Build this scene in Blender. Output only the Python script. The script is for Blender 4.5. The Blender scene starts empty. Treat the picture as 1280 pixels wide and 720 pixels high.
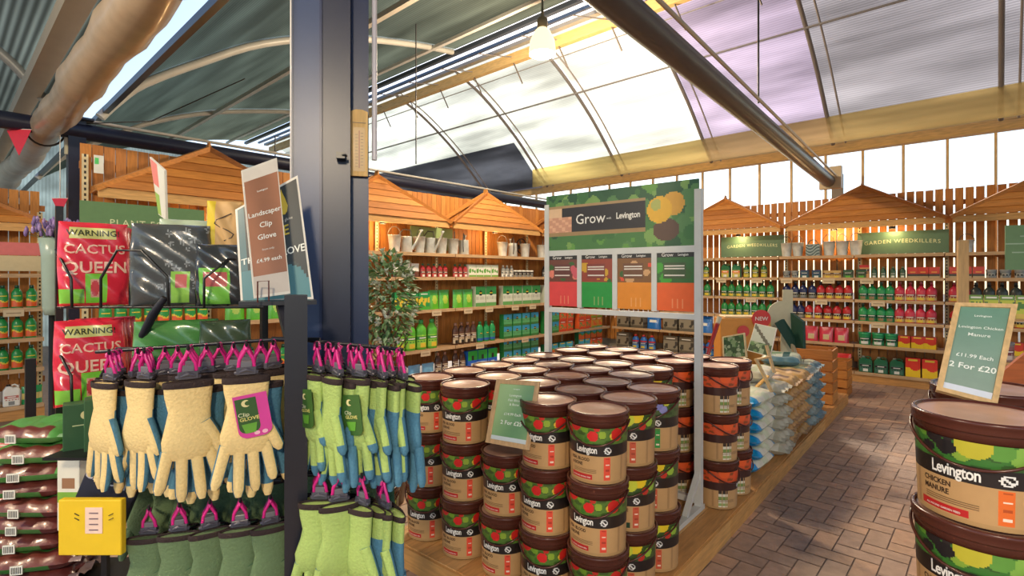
import bpy, math, random
import numpy as np
from mathutils import Vector, Matrix
random.seed(11)
S = bpy.context.scene
C = S.collection
PI = math.pi
sin, cos, atan2 = math.sin, math.cos, math.atan2
R = math.radians

# ------------------------------------------------------------------ camera, sky, sun, exposure
CAM_H = 1.6
TH = R(42.5)            # the camera looks between the left wall run (+Y) and the back wall (-X)
FPX = 660.0
HOR = 345.0
cam = bpy.data.cameras.new('camera')
cam.sensor_width = 36.0
cam.lens = FPX / 1280 * 36.0
cam.shift_y = -(360 - HOR) / 1280
cam.clip_start = 0.05
cam.clip_end = 300
cam_o = bpy.data.objects.new('camera', cam)
cam_o.location = (0, 0, CAM_H)
cam_o.rotation_euler = (PI / 2, 0, TH)
C.objects.link(cam_o)
S.camera = cam_o

w = bpy.data.worlds.new('sky')
S.world = w
w.use_nodes = True
nt = w.node_tree
bg = nt.nodes['Background']
sky = nt.nodes.new('ShaderNodeTexSky')
sky.sky_type = 'NISHITA'
sky.sun_disc = False
SUN_EL, SUN_AZ = R(34), TH - R(6)     # azimuth measured from +Y towards -X
sky.sun_elevation = SUN_EL
sky.sun_rotation = -SUN_AZ
sky.air_density = 1.0
sky.dust_density = 0.8
sky.ozone_density = 1.5
nt.links.new(sky.outputs[0], bg.inputs[0])
bg.inputs[1].default_value = 0.14
sun = bpy.data.lights.new('sun', 'SUN')
sun.energy = 3.4
sun.angle = R(12)
sun.color = (1.0, 0.90, 0.74)
sun_o = bpy.data.objects.new('sun', sun)
sd = Vector((-sin(SUN_AZ) * cos(SUN_EL), cos(SUN_AZ) * cos(SUN_EL), sin(SUN_EL)))
sun_o.rotation_euler = sd.to_track_quat('Z', 'Y').to_euler()
sun_o.location = (0, 0, 20)
C.objects.link(sun_o)
S.view_settings.view_transform = 'Standard'
S.view_settings.look = 'None'
S.view_settings.exposure = 0.82
S.view_settings.gamma = 1.0
S.view_settings.use_curve_mapping = False

# ------------------------------------------------------------------ small helpers
def W(px, d):
    """a point seen at column px, d metres in front of the camera -> room x, y"""
    xc = (px - 640) / FPX * d
    return (cos(TH) * xc - sin(TH) * d, sin(TH) * xc + cos(TH) * d)
def Zat(py, d):
    return CAM_H + (HOR - py) / FPX * d
def P3(px, py, d):
    x, y = W(px, d)
    return Vector((x, y, Zat(py, d)))
def face_cam(x, y, off=0.0):
    return atan2(-x, y) + off
def L(r, g, b):
    def f(c):
        c /= 255.0
        return c / 12.92 if c <= 0.04045 else ((c + 0.055) / 1.055) ** 2.4
    return (f(r), f(g), f(b))
def mixc(a, b, t):
    return tuple(a[i] * (1 - t) + b[i] * t for i in range(3))
ORD = ['first', 'second', 'third', 'fourth', 'fifth', 'sixth', 'seventh', 'eighth', 'ninth', 'tenth', 'eleventh', 'twelfth',
       'thirteenth', 'fourteenth', 'fifteenth', 'sixteenth']

class MB:
    """collects faces; build() links them as one mesh object"""
    def __init__(s):
        s.v = []; s.f = []; s.c = []; s.m = []; s.sm = []; s.xf = None
    def add(s, vs, fs, col=(1, 1, 1), mi=0, smooth=False):
        b = len(s.v)
        if s.xf is not None:
            vs = [s.xf @ Vector(v) for v in vs]
        s.v.extend([tuple(v) for v in vs])
        many = isinstance(col, list)
        for i, f in enumerate(fs):
            s.f.append(tuple(b + k for k in f))
            s.c.append(col[i] if many else col)
            s.m.append(mi); s.sm.append(smooth)
        return s
    def box(s, c, d, col=(1, 1, 1), mi=0, rot=None):
        hx, hy, hz = d[0] / 2, d[1] / 2, d[2] / 2
        vs = [Vector((sx * hx, sy * hy, sz * hz)) for sx in (-1, 1) for sy in (-1, 1) for sz in (-1, 1)]
        if rot is not None:
            vs = [rot @ v for v in vs]
        vs = [v + Vector(c) for v in vs]
        return s.add(vs, [(0, 1, 3, 2), (4, 6, 7, 5), (0, 4, 5, 1), (2, 3, 7, 6), (0, 2, 6, 4), (1, 5, 7, 3)], col, mi)
    def bar(s, a, b, wd, ht=None, col=(1, 1, 1), mi=0, up=(0, 0, 1)):
        ht = ht or wd
        a = Vector(a); b = Vector(b); d = (b - a)
        ln = d.length; z = d.normalized(); u = Vector(up)
        x = u.cross(z)
        if x.length < 1e-4: x = Vector((1, 0, 0)).cross(z)
        x.normalize(); y = z.cross(x)
        vs = []
        for p in (a, b):
            for sx, sy in ((-1, -1), (1, -1), (1, 1), (-1, 1)):
                vs.append(p + x * (sx * wd / 2) + y * (sy * ht / 2))
        return s.add(vs, [(3, 2, 1, 0), (4, 5, 6, 7), (0, 1, 5, 4), (1, 2, 6, 5), (2, 3, 7, 6), (3, 0, 4, 7)], col, mi)
    def tube(s, pts, r, n=8, col=(1, 1, 1), mi=0, cap=True, closed=False):
        pts = [Vector(p) for p in pts]; N = len(pts)
        rr = r if isinstance(r, (list, tuple)) else [r] * N
        vs = []; prev = None
        for i, p in enumerate(pts):
            if closed: t = pts[(i + 1) % N] - pts[i - 1]
            else: t = pts[min(i + 1, N - 1)] - pts[max(i - 1, 0)]
            t.normalize()
            if prev is None:
                u = Vector((0, 0, 1)) if abs(t.z) < 0.9 else Vector((1, 0, 0))
                x = u.cross(t).normalized()
            else:
                x = prev - t * prev.dot(t)
                x = x.normalized() if x.length > 1e-6 else prev
            prev = x; y = t.cross(x)
            for k in range(n):
                a = 2 * PI * k / n
                vs.append(p + (x * cos(a) + y * sin(a)) * rr[i])
        fs = []
        M = N if closed else N - 1
        for i in range(M):
            j = (i + 1) % N
            for k in range(n):
                l = (k + 1) % n
                fs.append((i * n + k, i * n + l, j * n + l, j * n + k))
        s.add(vs, fs, col, mi, True)
        if cap and not closed:
            s.add(vs[:n][::-1], [tuple(range(n))], col, mi)
            s.add(vs[-n:], [tuple(range(n))], col, mi)
        return s
    def lathe(s, prof, n=24, col=(1, 1, 1), mi=0, sx=1, sy=1, c=(0, 0, 0), smooth=True):
        """prof: (r, z) or (r, z, colour); repeat a point for a sharp edge"""
        vs = []; fs = []; cs = []
        for p in prof:
            for k in range(n):
                a = 2 * PI * k / n
                vs.append((c[0] + sx * p[0] * cos(a), c[1] + sy * p[0] * sin(a), c[2] + p[1]))
        for i in range(len(prof) - 1):
            if prof[i][0] == prof[i + 1][0] and prof[i][1] == prof[i + 1][1]: continue
            cc = prof[i + 1][2] if len(prof[i + 1]) > 2 else col
            for k in range(n):
                l = (k + 1) % n
                fs.append((i * n + k, i * n + l, (i + 1) * n + l, (i + 1) * n + k)); cs.append(cc)
        s.add(vs, fs, cs, mi, smooth)
        return s
    def prism(s, poly, m, t, col=(1, 1, 1), mi=0):
        """poly in the xy plane of matrix m, thickness t along its z"""
        n = len(poly)
        vs = [m @ Vector((p[0], p[1], 0)) for p in poly] + [m @ Vector((p[0], p[1], t)) for p in poly]
        fs = [tuple(range(n))[::-1], tuple(range(n, 2 * n))] + [(i, (i + 1) % n, n + (i + 1) % n, n + i) for i in range(n)]
        return s.add(vs, fs, col, mi)
    def grid(s, fn, nu, nv, cf, mi=0, smooth=False, flip=False):
        vs = [fn(i / nu, j / nv) for j in range(nv + 1) for i in range(nu + 1)]
        fs = []; cs = []
        for j in range(nv):
            for i in range(nu):
                a = j * (nu + 1) + i
                q = (a, a + 1, a + nu + 2, a + nu + 1)
                fs.append(q[::-1] if flip else q)
                cs.append(cf((i + .5) / nu, (j + .5) / nv) if callable(cf) else cf)
        return s.add(vs, fs, cs, mi, smooth)
    def text(s, body, size, fn, col=(1, 1, 1), mi=0, bold=0.0, align='CENTER', sub=0.0, sp=1.0):
        """lettering: fn maps flat text coordinates (metres) onto the thing's surface"""
        vs, fs = text_faces(body, size, bold, align, sp)
        b = [fn(x, y) for x, y in vs]
        return s.add(b, fs, col, mi)
    def build(s, name, mat, parent=None, loc=(0, 0, 0), rz=0.0, bevel=0.0):
        me = bpy.data.meshes.new(name)
        me.from_pydata(s.v, [], s.f)
        mats = mat if isinstance(mat, (list, tuple)) else [mat]
        for m_ in mats: me.materials.append(m_)
        if s.f:
            me.polygons.foreach_set('material_index', np.array(s.m, dtype=np.int32))
            me.polygons.foreach_set('use_smooth', np.array(s.sm, dtype=bool))
            at = me.color_attributes.new('Col', 'FLOAT_COLOR', 'CORNER')
            cnt = np.array([len(f) for f in s.f])
            cc = np.ones((len(s.f), 4), dtype=np.float32); cc[:, :3] = np.array(s.c, dtype=np.float32)
            at.data.foreach_set('color', np.repeat(cc, cnt, axis=0).ravel())
        me.update()
        o = bpy.data.objects.new(name, me)
        C.objects.link(o)
        o.location = loc; o.rotation_euler = (0, 0, rz)
        if parent is not None: o.parent = parent
        if bevel:
            bv = o.modifiers.new('bevel', 'BEVEL'); bv.width = bevel; bv.segments = 2; bv.limit_method = 'ANGLE'; bv.angle_limit = R(40)
        return o

_tc = {}
def text_faces(body, size, bold=0.0, align='CENTER', sp=1.0):
    key = (body, bold, align, sp)
    if key not in _tc:
        cu = bpy.data.curves.new('lettering', 'FONT')
        cu.body = body; cu.size = 1.0; cu.align_x = align; cu.align_y = 'CENTER'; cu.offset = bold; cu.resolution_u = 2
        cu.space_character = sp
        o = bpy.data.objects.new('lettering', cu)
        C.objects.link(o)
        dg = bpy.context.evaluated_depsgraph_get()
        me = bpy.data.meshes.new_from_object(o.evaluated_get(dg))
        _tc[key] = ([(v.co.x, v.co.y) for v in me.vertices], [tuple(p.vertices) for p in me.polygons])
        bpy.data.objects.remove(o); bpy.data.curves.remove(cu); bpy.data.meshes.remove(me)
    vs, fs = _tc[key]
    return [(x * size, y * size) for x, y in vs], fs

def tag(o, label=None, cat=None, group=None, kind=None):
    if label: o['label'] = label
    if cat: o['category'] = cat
    if group: o['group'] = group
    if kind: o['kind'] = kind
    return o
def thing(name, label, cat, loc=(0, 0, 0), rz=0.0, group=None):
    o = bpy.data.objects.new(name, None)
    o.empty_display_size = 0.05
    C.objects.link(o)
    o.location = loc; o.rotation_euler = (0, 0, rz)
    return tag(o, label, cat, group)
def struct(mb, name, mat, **k):
    return tag(mb.build(name, mat, **k), kind='structure')
def copy_tree(o, parent=None):
    c = o.copy(); C.objects.link(c)
    if parent is not None: c.parent = parent
    for ch in list(KIDS.get(o.name, [])):
        copy_tree(ch, c)
    return c
KIDS = {}
def note_kids(root):
    """remember a prototype's tree so copying stays quick"""
    for o in [root] + list(root.children_recursive):
        KIDS[o.name] = list(o.children)
class Proto:
    def __init__(s, maker): s.maker = maker; s.root = None
    def spawn(s, loc, rz=0.0, label=None, cat=None, group=None, scale=None):
        if s.root is None:
            s.root = s.maker(); note_kids(s.root); o = s.root
        else:
            o = copy_tree(s.root)
        o.location = loc
        o.rotation_euler = rz if isinstance(rz, (tuple, list)) else (0, 0, rz)
        o.scale = scale if scale else (1, 1, 1)
        tag(o, label, cat, group)
        return o

# ------------------------------------------------------------------ materials
def new_mat(name):
    m = bpy.data.materials.new(name); m.use_nodes = True
    return m, m.node_tree, m.node_tree.nodes['Principled BSDF']
def plain(name, col, rough=0.5, metal=0.0, noise=0.0, scale=8.0, emit=None, es=0.0, bump=0.0, spec=None):
    m, t, p = new_mat(name)
    p.inputs['Base Color'].default_value = (*col, 1)
    p.inputs['Roughness'].default_value = rough
    p.inputs['Metallic'].default_value = metal
    if spec is not None: p.inputs['Specular IOR Level'].default_value = spec
    if noise or bump:
        tc = t.nodes.new('ShaderNodeTexCoord'); n = t.nodes.new('ShaderNodeTexNoise')
        n.inputs['Scale'].default_value = scale; n.inputs['Detail'].default_value = 4
        t.links.new(tc.outputs['Object'], n.inputs['Vector'])
        if noise:
            r = t.nodes.new('ShaderNodeValToRGB')
            r.color_ramp.elements[0].color = (*[c * (1 - noise) for c in col], 1); r.color_ramp.elements[0].position = .3
            r.color_ramp.elements[1].color = (*[min(1, c * (1 + noise)) for c in col], 1); r.color_ramp.elements[1].position = .7
            t.links.new(n.outputs['Fac'], r.inputs['Fac']); t.links.new(r.outputs['Color'], p.inputs['Base Color'])
        if bump:
            b = t.nodes.new('ShaderNodeBump'); b.inputs['Strength'].default_value = bump
            t.links.new(n.outputs['Fac'], b.inputs['Height']); t.links.new(b.outputs['Normal'], p.inputs['Normal'])
    if emit:
        p.inputs['Emission Color'].default_value = (*emit, 1); p.inputs['Emission Strength'].default_value = es
    return m
def vmat(name, rough=0.5, metal=0.0, noise=0.08, scale=20.0, bump=0.0, coat=0.0, wood=0.0, stretch=(1, 1, 1)):
    """printed / moulded surface: its own colours come from the mesh, a fine noise breaks them up"""
    m, t, p = new_mat(name)
    a = t.nodes.new('ShaderNodeAttribute'); a.attribute_name = 'Col'
    tc = t.nodes.new('ShaderNodeTexCoord'); mp = t.nodes.new('ShaderNodeMapping')
    mp.inputs['Scale'].default_value = stretch
    n = t.nodes.new('ShaderNodeTexNoise'); n.inputs['Scale'].default_value = scale; n.inputs['Detail'].default_value = 5
    t.links.new(tc.outputs['Object'], mp.inputs['Vector']); t.links.new(mp.outputs['Vector'], n.inputs['Vector'])
    r = t.nodes.new('ShaderNodeMapRange')
    r.inputs['From Min'].default_value = .25; r.inputs['From Max'].default_value = .75
    r.inputs['To Min'].default_value = 1 - noise; r.inputs['To Max'].default_value = 1 + noise
    t.links.new(n.outputs['Fac'], r.inputs['Value'])
    mx = t.nodes.new('ShaderNodeVectorMath'); mx.operation = 'SCALE'
    t.links.new(a.outputs['Color'], mx.inputs[0]); t.links.new(r.outputs['Result'], mx.inputs['Scale'])
    t.links.new(mx.outputs['Vector'], p.inputs['Base Color'])
    p.inputs['Roughness'].default_value = rough; p.inputs['Metallic'].default_value = metal
    p.inputs['Coat Weight'].default_value = coat; p.inputs['Coat Roughness'].default_value = 0.12
    if bump:
        b = t.nodes.new('ShaderNodeBump'); b.inputs['Strength'].default_value = bump; b.inputs['Distance'].default_value = .01
        t.links.new(n.outputs['Fac'], b.inputs['Height']); t.links.new(b.outputs['Normal'], p.inputs['Normal'])
    return m
def sheet_mat(name, tint, clear, ydir, stripes=0.25, scale=9.0, body=None):
    """twin wall roof sheet: part clear, part diffusing, with fine flutes"""
    m = bpy.data.materials.new(name); m.use_nodes = True; t = m.node_tree
    for n in list(t.nodes):
        if n.type != 'OUTPUT_MATERIAL': t.nodes.remove(n)
    out = t.nodes['Material Output']
    tc = t.nodes.new('ShaderNodeTexCoord')
    dp = t.nodes.new('ShaderNodeVectorMath'); dp.operation = 'DOT_PRODUCT'; dp.inputs[1].default_value = (0.0, 1.0, ydir)
    t.links.new(tc.outputs['Object'], dp.inputs[0])
    cb = t.nodes.new('ShaderNodeCombineXYZ'); t.links.new(dp.outputs['Value'], cb.inputs[0])
    wv = t.nodes.new('ShaderNodeTexWave'); wv.inputs['Scale'].default_value = scale; wv.inputs['Distortion'].default_value = 0
    t.links.new(cb.outputs[0], wv.inputs['Vector'])
    ns = t.nodes.new('ShaderNodeTexNoise'); ns.inputs['Scale'].default_value = .8; ns.inputs['Detail'].default_value = 5
    mp = t.nodes.new('ShaderNodeMapping'); mp.inputs['Scale'].default_value = (.5, 3.0, 3.0)
    t.links.new(tc.outputs['Object'], mp.inputs['Vector']); t.links.new(mp.outputs['Vector'], ns.inputs['Vector'])
    def rng(src, a, b, fa=0.0, fb=1.0):
        r = t.nodes.new('ShaderNodeMapRange'); r.inputs['From Min'].default_value = fa; r.inputs['From Max'].default_value = fb
        r.inputs['To Min'].default_value = a; r.inputs['To Max'].default_value = b
        t.links.new(src, r.inputs['Value']); return r.outputs['Result']
    def mul(a, b):
        k = t.nodes.new('ShaderNodeMath'); k.operation = 'MULTIPLY'; t.links.new(a, k.inputs[0]); t.links.new(b, k.inputs[1]); return k.outputs[0]
    fac = mul(rng(wv.outputs['Fac'], 1 - stripes, 1.0), rng(ns.outputs['Fac'], 0.72, 1.25, .3, .7))
    def scaled(c):
        q = t.nodes.new('ShaderNodeVectorMath'); q.operation = 'SCALE'; q.inputs[0].default_value = c
        t.links.new(fac, q.inputs['Scale']); return q.outputs['Vector']
    tr = t.nodes.new('ShaderNodeBsdfTransparent'); t.links.new(scaled(tint), tr.inputs['Color'])
    tl = t.nodes.new('ShaderNodeBsdfTranslucent'); t.links.new(scaled(body or tint), tl.inputs['Color'])
    gl = t.nodes.new('ShaderNodeBsdfPrincipled'); gl.inputs['Roughness'].default_value = .35
    gl.inputs['Base Color'].default_value = (*[c * .5 for c in (body or tint)], 1)
    m1 = t.nodes.new('ShaderNodeMixShader'); m1.inputs[0].default_value = .22
    t.links.new(tl.outputs[0], m1.inputs[1]); t.links.new(gl.outputs[0], m1.inputs[2])
    m2 = t.nodes.new('ShaderNodeMixShader'); m2.inputs[0].default_value = clear
    t.links.new(m1.outputs[0], m2.inputs[1]); t.links.new(tr.outputs[0], m2.inputs[2])
    t.links.new(m2.outputs[0], out.inputs['Surface'])
    return m
def glass_mat(name, tint, gloss=.1):
    m = bpy.data.materials.new(name); m.use_nodes = True; t = m.node_tree
    for n in list(t.nodes):
        if n.type != 'OUTPUT_MATERIAL': t.nodes.remove(n)
    tr = t.nodes.new('ShaderNodeBsdfTransparent'); tr.inputs['Color'].default_value = (*tint, 1)
    g = t.nodes.new('ShaderNodeBsdfGlossy'); g.inputs['Roughness'].default_value = .08
    mx = t.nodes.new('ShaderNodeMixShader'); mx.inputs[0].default_value = gloss
    t.links.new(tr.outputs[0], mx.inputs[1]); t.links.new(g.outputs[0], mx.inputs[2])
    t.links.new(mx.outputs[0], t.nodes['Material Output'].inputs['Surface'])
    return m

M_LIDTOP = plain('tub lid face with reflection', L(196, 150, 126), .34, noise=.08, scale=14)  # lid tops paler than their rims: reflected roof light put into the colour
V_PLASTIC = vmat('moulded plastic', .32, noise=.05)
V_PRINT = vmat('printed label', .42, noise=.05, coat=.25)
V_CARD = vmat('printed card', .55, noise=.05)
V_FILM = vmat('plastic film', .25, noise=.10, scale=14, bump=.5, coat=.6)
V_SACK = vmat('woven plastic sack', .38, noise=.12, scale=16, bump=.6, coat=.2)
V_KNIT = vmat('knitted glove fabric', .85, noise=.10, scale=160, bump=.35)
V_STEEL = vmat('painted steel', .35, noise=.08, scale=6)
V_WOODX = vmat('timber grain along x', .6, noise=.22, scale=7, stretch=(1, 9, 9))
V_WOODY = vmat('timber grain along y', .6, noise=.22, scale=7, stretch=(9, 1, 9))
V_WOODZ = vmat('timber grain upright', .6, noise=.22, scale=7, stretch=(9, 9, 1))
V_GALV = vmat('galvanised metal', .45, metal=.35, noise=.18, scale=18)
V_PAVER = vmat('clay paver', .62, noise=.16, scale=14, bump=.25)
V_LEAF = vmat('leaf', .5, noise=.15)
M_RAW = plain('white lettering', L(240, 240, 236), .5)
M_TUB = plain('brown tub plastic', L(78, 38, 29), .26, noise=.08)
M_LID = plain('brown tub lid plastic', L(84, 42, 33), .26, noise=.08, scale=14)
# ------------------------------------------------------------------ floor
XW, YB = -5.9, 9.4            # front planes of the shelf runs: left wall, back wall
mb = MB()
G = L(146, 122, 108)
mb.add([(-16, -9, -.004), (9, -9, -.004), (9, 11, -.004), (-16, 11, -.004)], [(0, 1, 2, 3)], G)
PAV = [L(184, 152, 130), L(176, 146, 126), L(190, 154, 128), L(170, 142, 124), L(182, 152, 132), L(174, 146, 128), L(196, 158, 132)]
pa, pb = .235, .1175          # herringbone pavers
for i in range(-64, 80):
    for j in range(-24, 44):
        # cells of a herringbone: horizontal brick then vertical brick
        ox = i * pb + j * pb * 2; oy = i * pb - j * pb * 2
        for hor in (True, False):
            x0, y0 = (ox, oy) if hor else (ox + pa - pb * 2, oy + pb)
            wx, wy = (pa, pb) if hor else (pb, pa)
            cx, cy = x0 + wx / 2, y0 + wy / 2
            if not (-6.6 < cx < 4.2 and -.6 < cy < 9.7): continue
            g = .004
            mb.add([(x0 + g, y0 + g, 0), (x0 + wx - g, y0 + g, 0), (x0 + wx - g, y0 + wy - g, 0), (x0 + g, y0 + wy - g, 0)], [(0, 1, 2, 3)], random.choice(PAV))
struct(mb, 'floor', V_PAVER)
mb = MB()
mb.box((-3, 1, -.16), (120, 120, .3), L(120, 118, 110))
struct(mb, 'ground_outside', plain('yard ground', L(128, 124, 114), .9, noise=.2, scale=1.5))

# ------------------------------------------------------------------ roof: two vaults that meet at a gutter over the pillar
PROF_L = [(1.16, 3.26), (1.3, 3.45), (1.54, 3.71), (2.1, 4.11), (2.83, 4.57), (3.9, 5.0), (5.2, 5.32), (6.05, 5.46)]
PROF_R = [(6.72, 5.5), (7.3, 5.27), (7.87, 4.95), (8.52, 4.5), (9.19, 3.93), (9.5, 3.66)]
def finer(pr, k=4):
    out = []
    for i in range(len(pr) - 1):
        p0 = pr[max(i - 1, 0)]; p1 = pr[i]; p2 = pr[i + 1]; p3 = pr[min(i + 2, len(pr) - 1)]
        for q in range(k):
            t = q / k
            out.append(tuple(.5 * ((2 * p1[a]) + (-p0[a] + p2[a]) * t + (2 * p0[a] - 5 * p1[a] + 4 * p2[a] - p3[a]) * t * t + (-p0[a] + 3 * p1[a] - 3 * p2[a] + p3[a]) * t ** 3) for a in (0, 1)))
    out.append(pr[-1])
    return out
FL, FR = finer(PROF_L), finer(PROF_R)
GUT = .97
MIR = [(2 * GUT - y, z) for y, z in FL]           # the vault over the camera, mirrored about the gutter
def sheet(prof, x0, x1, name, mat, lift=.05):
    b = MB(); n = len(prof)
    vs = [(x, y, z + lift + h) for h in (0, .012) for x in (x0, x1) for y, z in prof]
    fs = []
    for k in range(n - 1):
        fs.append((k, k + 1, n + k + 1, n + k)); 
        fs.append((2 * n + k, 3 * n + k, 3 * n + k + 1, 2 * n + k + 1))
    fs += [(0, n, 3 * n, 2 * n), (n - 1, 3 * n - 1, 4 * n - 1, 2 * n - 1)]
    b.add(vs, fs, (1, 1, 1), 0, True)
    return struct(b, name, mat)
SH_WHITE = sheet_mat('clear roof sheet', L(248, 244, 232), .70, -1, .16, 6.5)
SH_LILAC = sheet_mat('lilac roof sheet', L(216, 204, 212), .58, -1, .20, 6.5)
SH_GREY = sheet_mat('grey roof sheet', L(206, 200, 198), .58, -1, .26, 6.5)  # greyer tint, less clear than the white bay
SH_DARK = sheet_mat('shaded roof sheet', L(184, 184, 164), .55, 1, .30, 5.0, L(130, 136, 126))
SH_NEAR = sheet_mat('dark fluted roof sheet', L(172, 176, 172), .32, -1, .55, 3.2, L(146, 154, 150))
SH_SLATE = sheet_mat('slate shading sheet', L(160, 160, 168), .46, -1, .05, 6.5, L(130, 134, 150))
RX = [-16.0, -9.55, -7.6, -5.65, -3.8, -1.88, .05, 2.0, 3.95, 8.0]
SH_PALE = sheet_mat('pale roof sheet', L(238, 238, 228), .62, -1, .2, 6.5)
names = [SH_PALE, SH_PALE, SH_PALE, SH_WHITE, SH_LILAC, SH_GREY, SH_GREY, SH_GREY, SH_GREY]
for k in range(len(RX) - 1):
    sheet(FR, RX[k] + .01, RX[k + 1] - .01, 'ceiling', names[k])
LX = [-16.0, -12.0, -6.9, -1.85, 3.2, 8.0]
for k in range(len(LX) - 1):
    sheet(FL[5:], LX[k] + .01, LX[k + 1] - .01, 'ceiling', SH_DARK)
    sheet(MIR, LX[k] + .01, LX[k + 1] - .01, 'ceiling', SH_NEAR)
# slate shading sheet on the far part of the slope
sl = [p for p in FR if p[1] < 4.62]
b = MB(); n = len(sl)
vs = []
for h in (0, .01):
    for x0 in (-16.0, -7.75):
        for y, z in sl: vs.append((x0, y, z + .0 + h))
fs = []
for k in range(n - 1):
    fs += [(k, k + 1, n + k + 1, n + k), (2 * n + k, 3 * n + k, 3 * n + k + 1, 2 * n + k + 1)]
b.add(vs, fs, (1, 1, 1), 0, True)
struct(b, 'ceiling_shade', SH_SLATE)

RIB = L(150, 148, 146)
def rib(prof, x, r, name='trim_1', col=RIB, dz=0):
    b = MB(); b.tube([(x, y, z + dz) for y, z in prof], r, 8, col); struct(b, name, V_STEEL)
for x in RX[1:-1]:
    rib(FR, x, .030, 'roof_rib', L(124, 120, 120)); rib(FR, x + .17, .014, 'roof_rib', L(150, 146, 146))
for x in LX[1:-1]:
    rib(FL, x, .048, 'roof_rib', L(196, 194, 186)); rib(MIR, x, .048, 'roof_rib', L(120, 122, 122))
def along(name, y, z, wy, wz, col, x0=-16, x1=8, mat=None):
    b = MB(); b.box(((x0 + x1) / 2, y, z), (x1 - x0, wy, wz), col); struct(b, name, mat or V_STEEL)
along('roof_purlin', 3.9, 4.96, .07, .07, L(214, 206, 190))
along('roof_purlin', 7.87, 4.92, .025, .025, L(128, 126, 128))
along('roof_purlin', 7.15, 5.31, .015, .015, L(150, 148, 148))
along('roof_purlin', 5.55, 5.36, .06, .05, L(226, 222, 214))
along('vent_rail', 6.05, 5.44, .07, .07, L(70, 76, 88))
along('vent_rail', 6.42, 5.52, .05, .05, L(66, 80, 104))
along('vent_rail', 6.62, 5.50, .10, .06, L(150, 148, 144))
along('ridge_beam', 6.76, 5.36, .10, .17, L(222, 186, 122), mat=V_WOODX)
along('vent_rail', 1.2, 3.33, .05, .06, L(58, 62, 66))
along('gutter', .62, 3.40, .14, .12, L(150, 140, 124))
for k in range(19):                               # vent arms under the ridge
    x = -14 + k * .98
    b = MB(); b.tube([(x, 6.72, 5.35), (x + .12, 6.86, 4.93)], .012, 6, L(110, 100, 92)); b.tube([(x, 6.72, 5.38), (x - .3, 6.2, 5.36)], .010, 6, L(140, 130, 120)); struct(b, 'vent_arm', V_STEEL)

# the inflated duct that hangs along the gutter
duct = thing('air_duct', 'tan fabric air duct slung along the roof gutter above dark post', 'air duct', (-4, .74, 3.06))
b = MB(); pts = []; rad = []
for k in range(121):
    x = -12 + k * .2
    pts.append((x, .012 * sin(x * 2.3), .018 * sin(x * 1.7))); rad.append(.135 + .009 * sin(x * 5.1) + .007 * sin(x * 11.3) + random.uniform(-.004, .004))
b.tube(pts, rad, 20, L(170, 150, 126)); b.build('duct_tube', vmat('duct fabric', .38, noise=.18, scale=6, bump=.5, coat=.2), duct)
for x in (-8.6, -3.0, 1.2):
    b = MB(); b.tube([(x + .05 * cos(a), .150 * sin(a), .150 * cos(a)) for a in [2 * PI * q / 24 for q in range(24)]], .010, 6, L(40, 36, 34), closed=True); b.build('strap', V_PLASTIC, duct)
b = MB(); b.tube([(-3.0, .2, .1), (-2.6, .8, .18), (-2.2, 1.6, .75)], .006, 6, L(50, 48, 44)); b.build('tie_cord', V_PLASTIC, duct)

# dark steel frame
NAVY = L(30, 34, 54)
pcol = (-6.94, GUT)
b = MB(); b.box((pcol[0], pcol[1], 1.6), (.14, .14, 3.2), NAVY); b.box((pcol[0], pcol[1], 3.2), (.26, .26, .02), NAVY); b.box((pcol[0] + .02, pcol[1] - .08, 2.98), (.03, .03, .3), L(206, 200, 170))
struct(b, 'steel_post', V_STEEL)
b = MB(); b.tube([(-6.92, -9, 3.08), (-6.92, 9.6, 3.08)], .085, 12, NAVY); struct(b, 'tie_beam', V_STEEL)
b = MB(); b.tube([(-6.92, 1.0, 3.20), (-6.92, 9.6, 3.20)], .018, 8, L(170, 166, 160)); struct(b, 'tie_rod', V_STEEL)
b = MB(); b.tube([(-1.46, 1.0, 3.12), (-1.93, 9.5, 3.08)], .095, 14, L(84, 78, 78)); b.tube([(-1.30, 1.0, 3.17), (-1.81, 9.5, 3.13)], .014, 8, L(200, 190, 170)); struct(b, 'tie_beam', V_STEEL)
b = MB(); b.box((-1.9, 9.925, 1.6), (.16, .06, 3.3), L(120, 108, 96)); b.box((-1.9, 9.44, 3.13), (.3, .1, .34), L(206, 184, 150)); struct(b, 'steel_post', V_STEEL)
for px, y0, y1, d in ((948, -20, 129, 5.0), (520, 30, 205, 7.2), (344, 170, 215, 7.5)):
    x, y = W(px, d); b = MB(); b.tube([(x, y, Zat(y1, d)), (x, y, min(Zat(y0, d), 5.3))], .009, 6, L(60, 58, 60)); struct(b, 'hanger_rod', V_STEEL)

# near pillar: a dark blue H section with a white cable pipe
pX, pY = W(409, 1.98)
b = MB()
pr = face_cam(pX, pY, R(-4)); mR = Matrix.Translation((pX, pY, 0)) @ Matrix.Rotation(pr, 4, 'Z'); b.xf = mR
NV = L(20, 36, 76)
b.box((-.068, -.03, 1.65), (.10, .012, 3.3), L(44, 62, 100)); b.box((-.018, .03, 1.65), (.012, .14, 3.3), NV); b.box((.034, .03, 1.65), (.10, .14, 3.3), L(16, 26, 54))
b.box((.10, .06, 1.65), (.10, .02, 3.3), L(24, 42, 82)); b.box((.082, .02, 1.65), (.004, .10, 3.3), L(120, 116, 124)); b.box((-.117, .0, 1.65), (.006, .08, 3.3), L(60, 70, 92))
struct(b, 'steel_pillar', V_STEEL)
x, y = W(366, 2.02); b = MB(); b.tube([(x, y, 1.75), (x, y, 3.3)], .011, 8, L(190, 186, 184)); struct(b, 'cable_pipe', V_STEEL)
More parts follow.
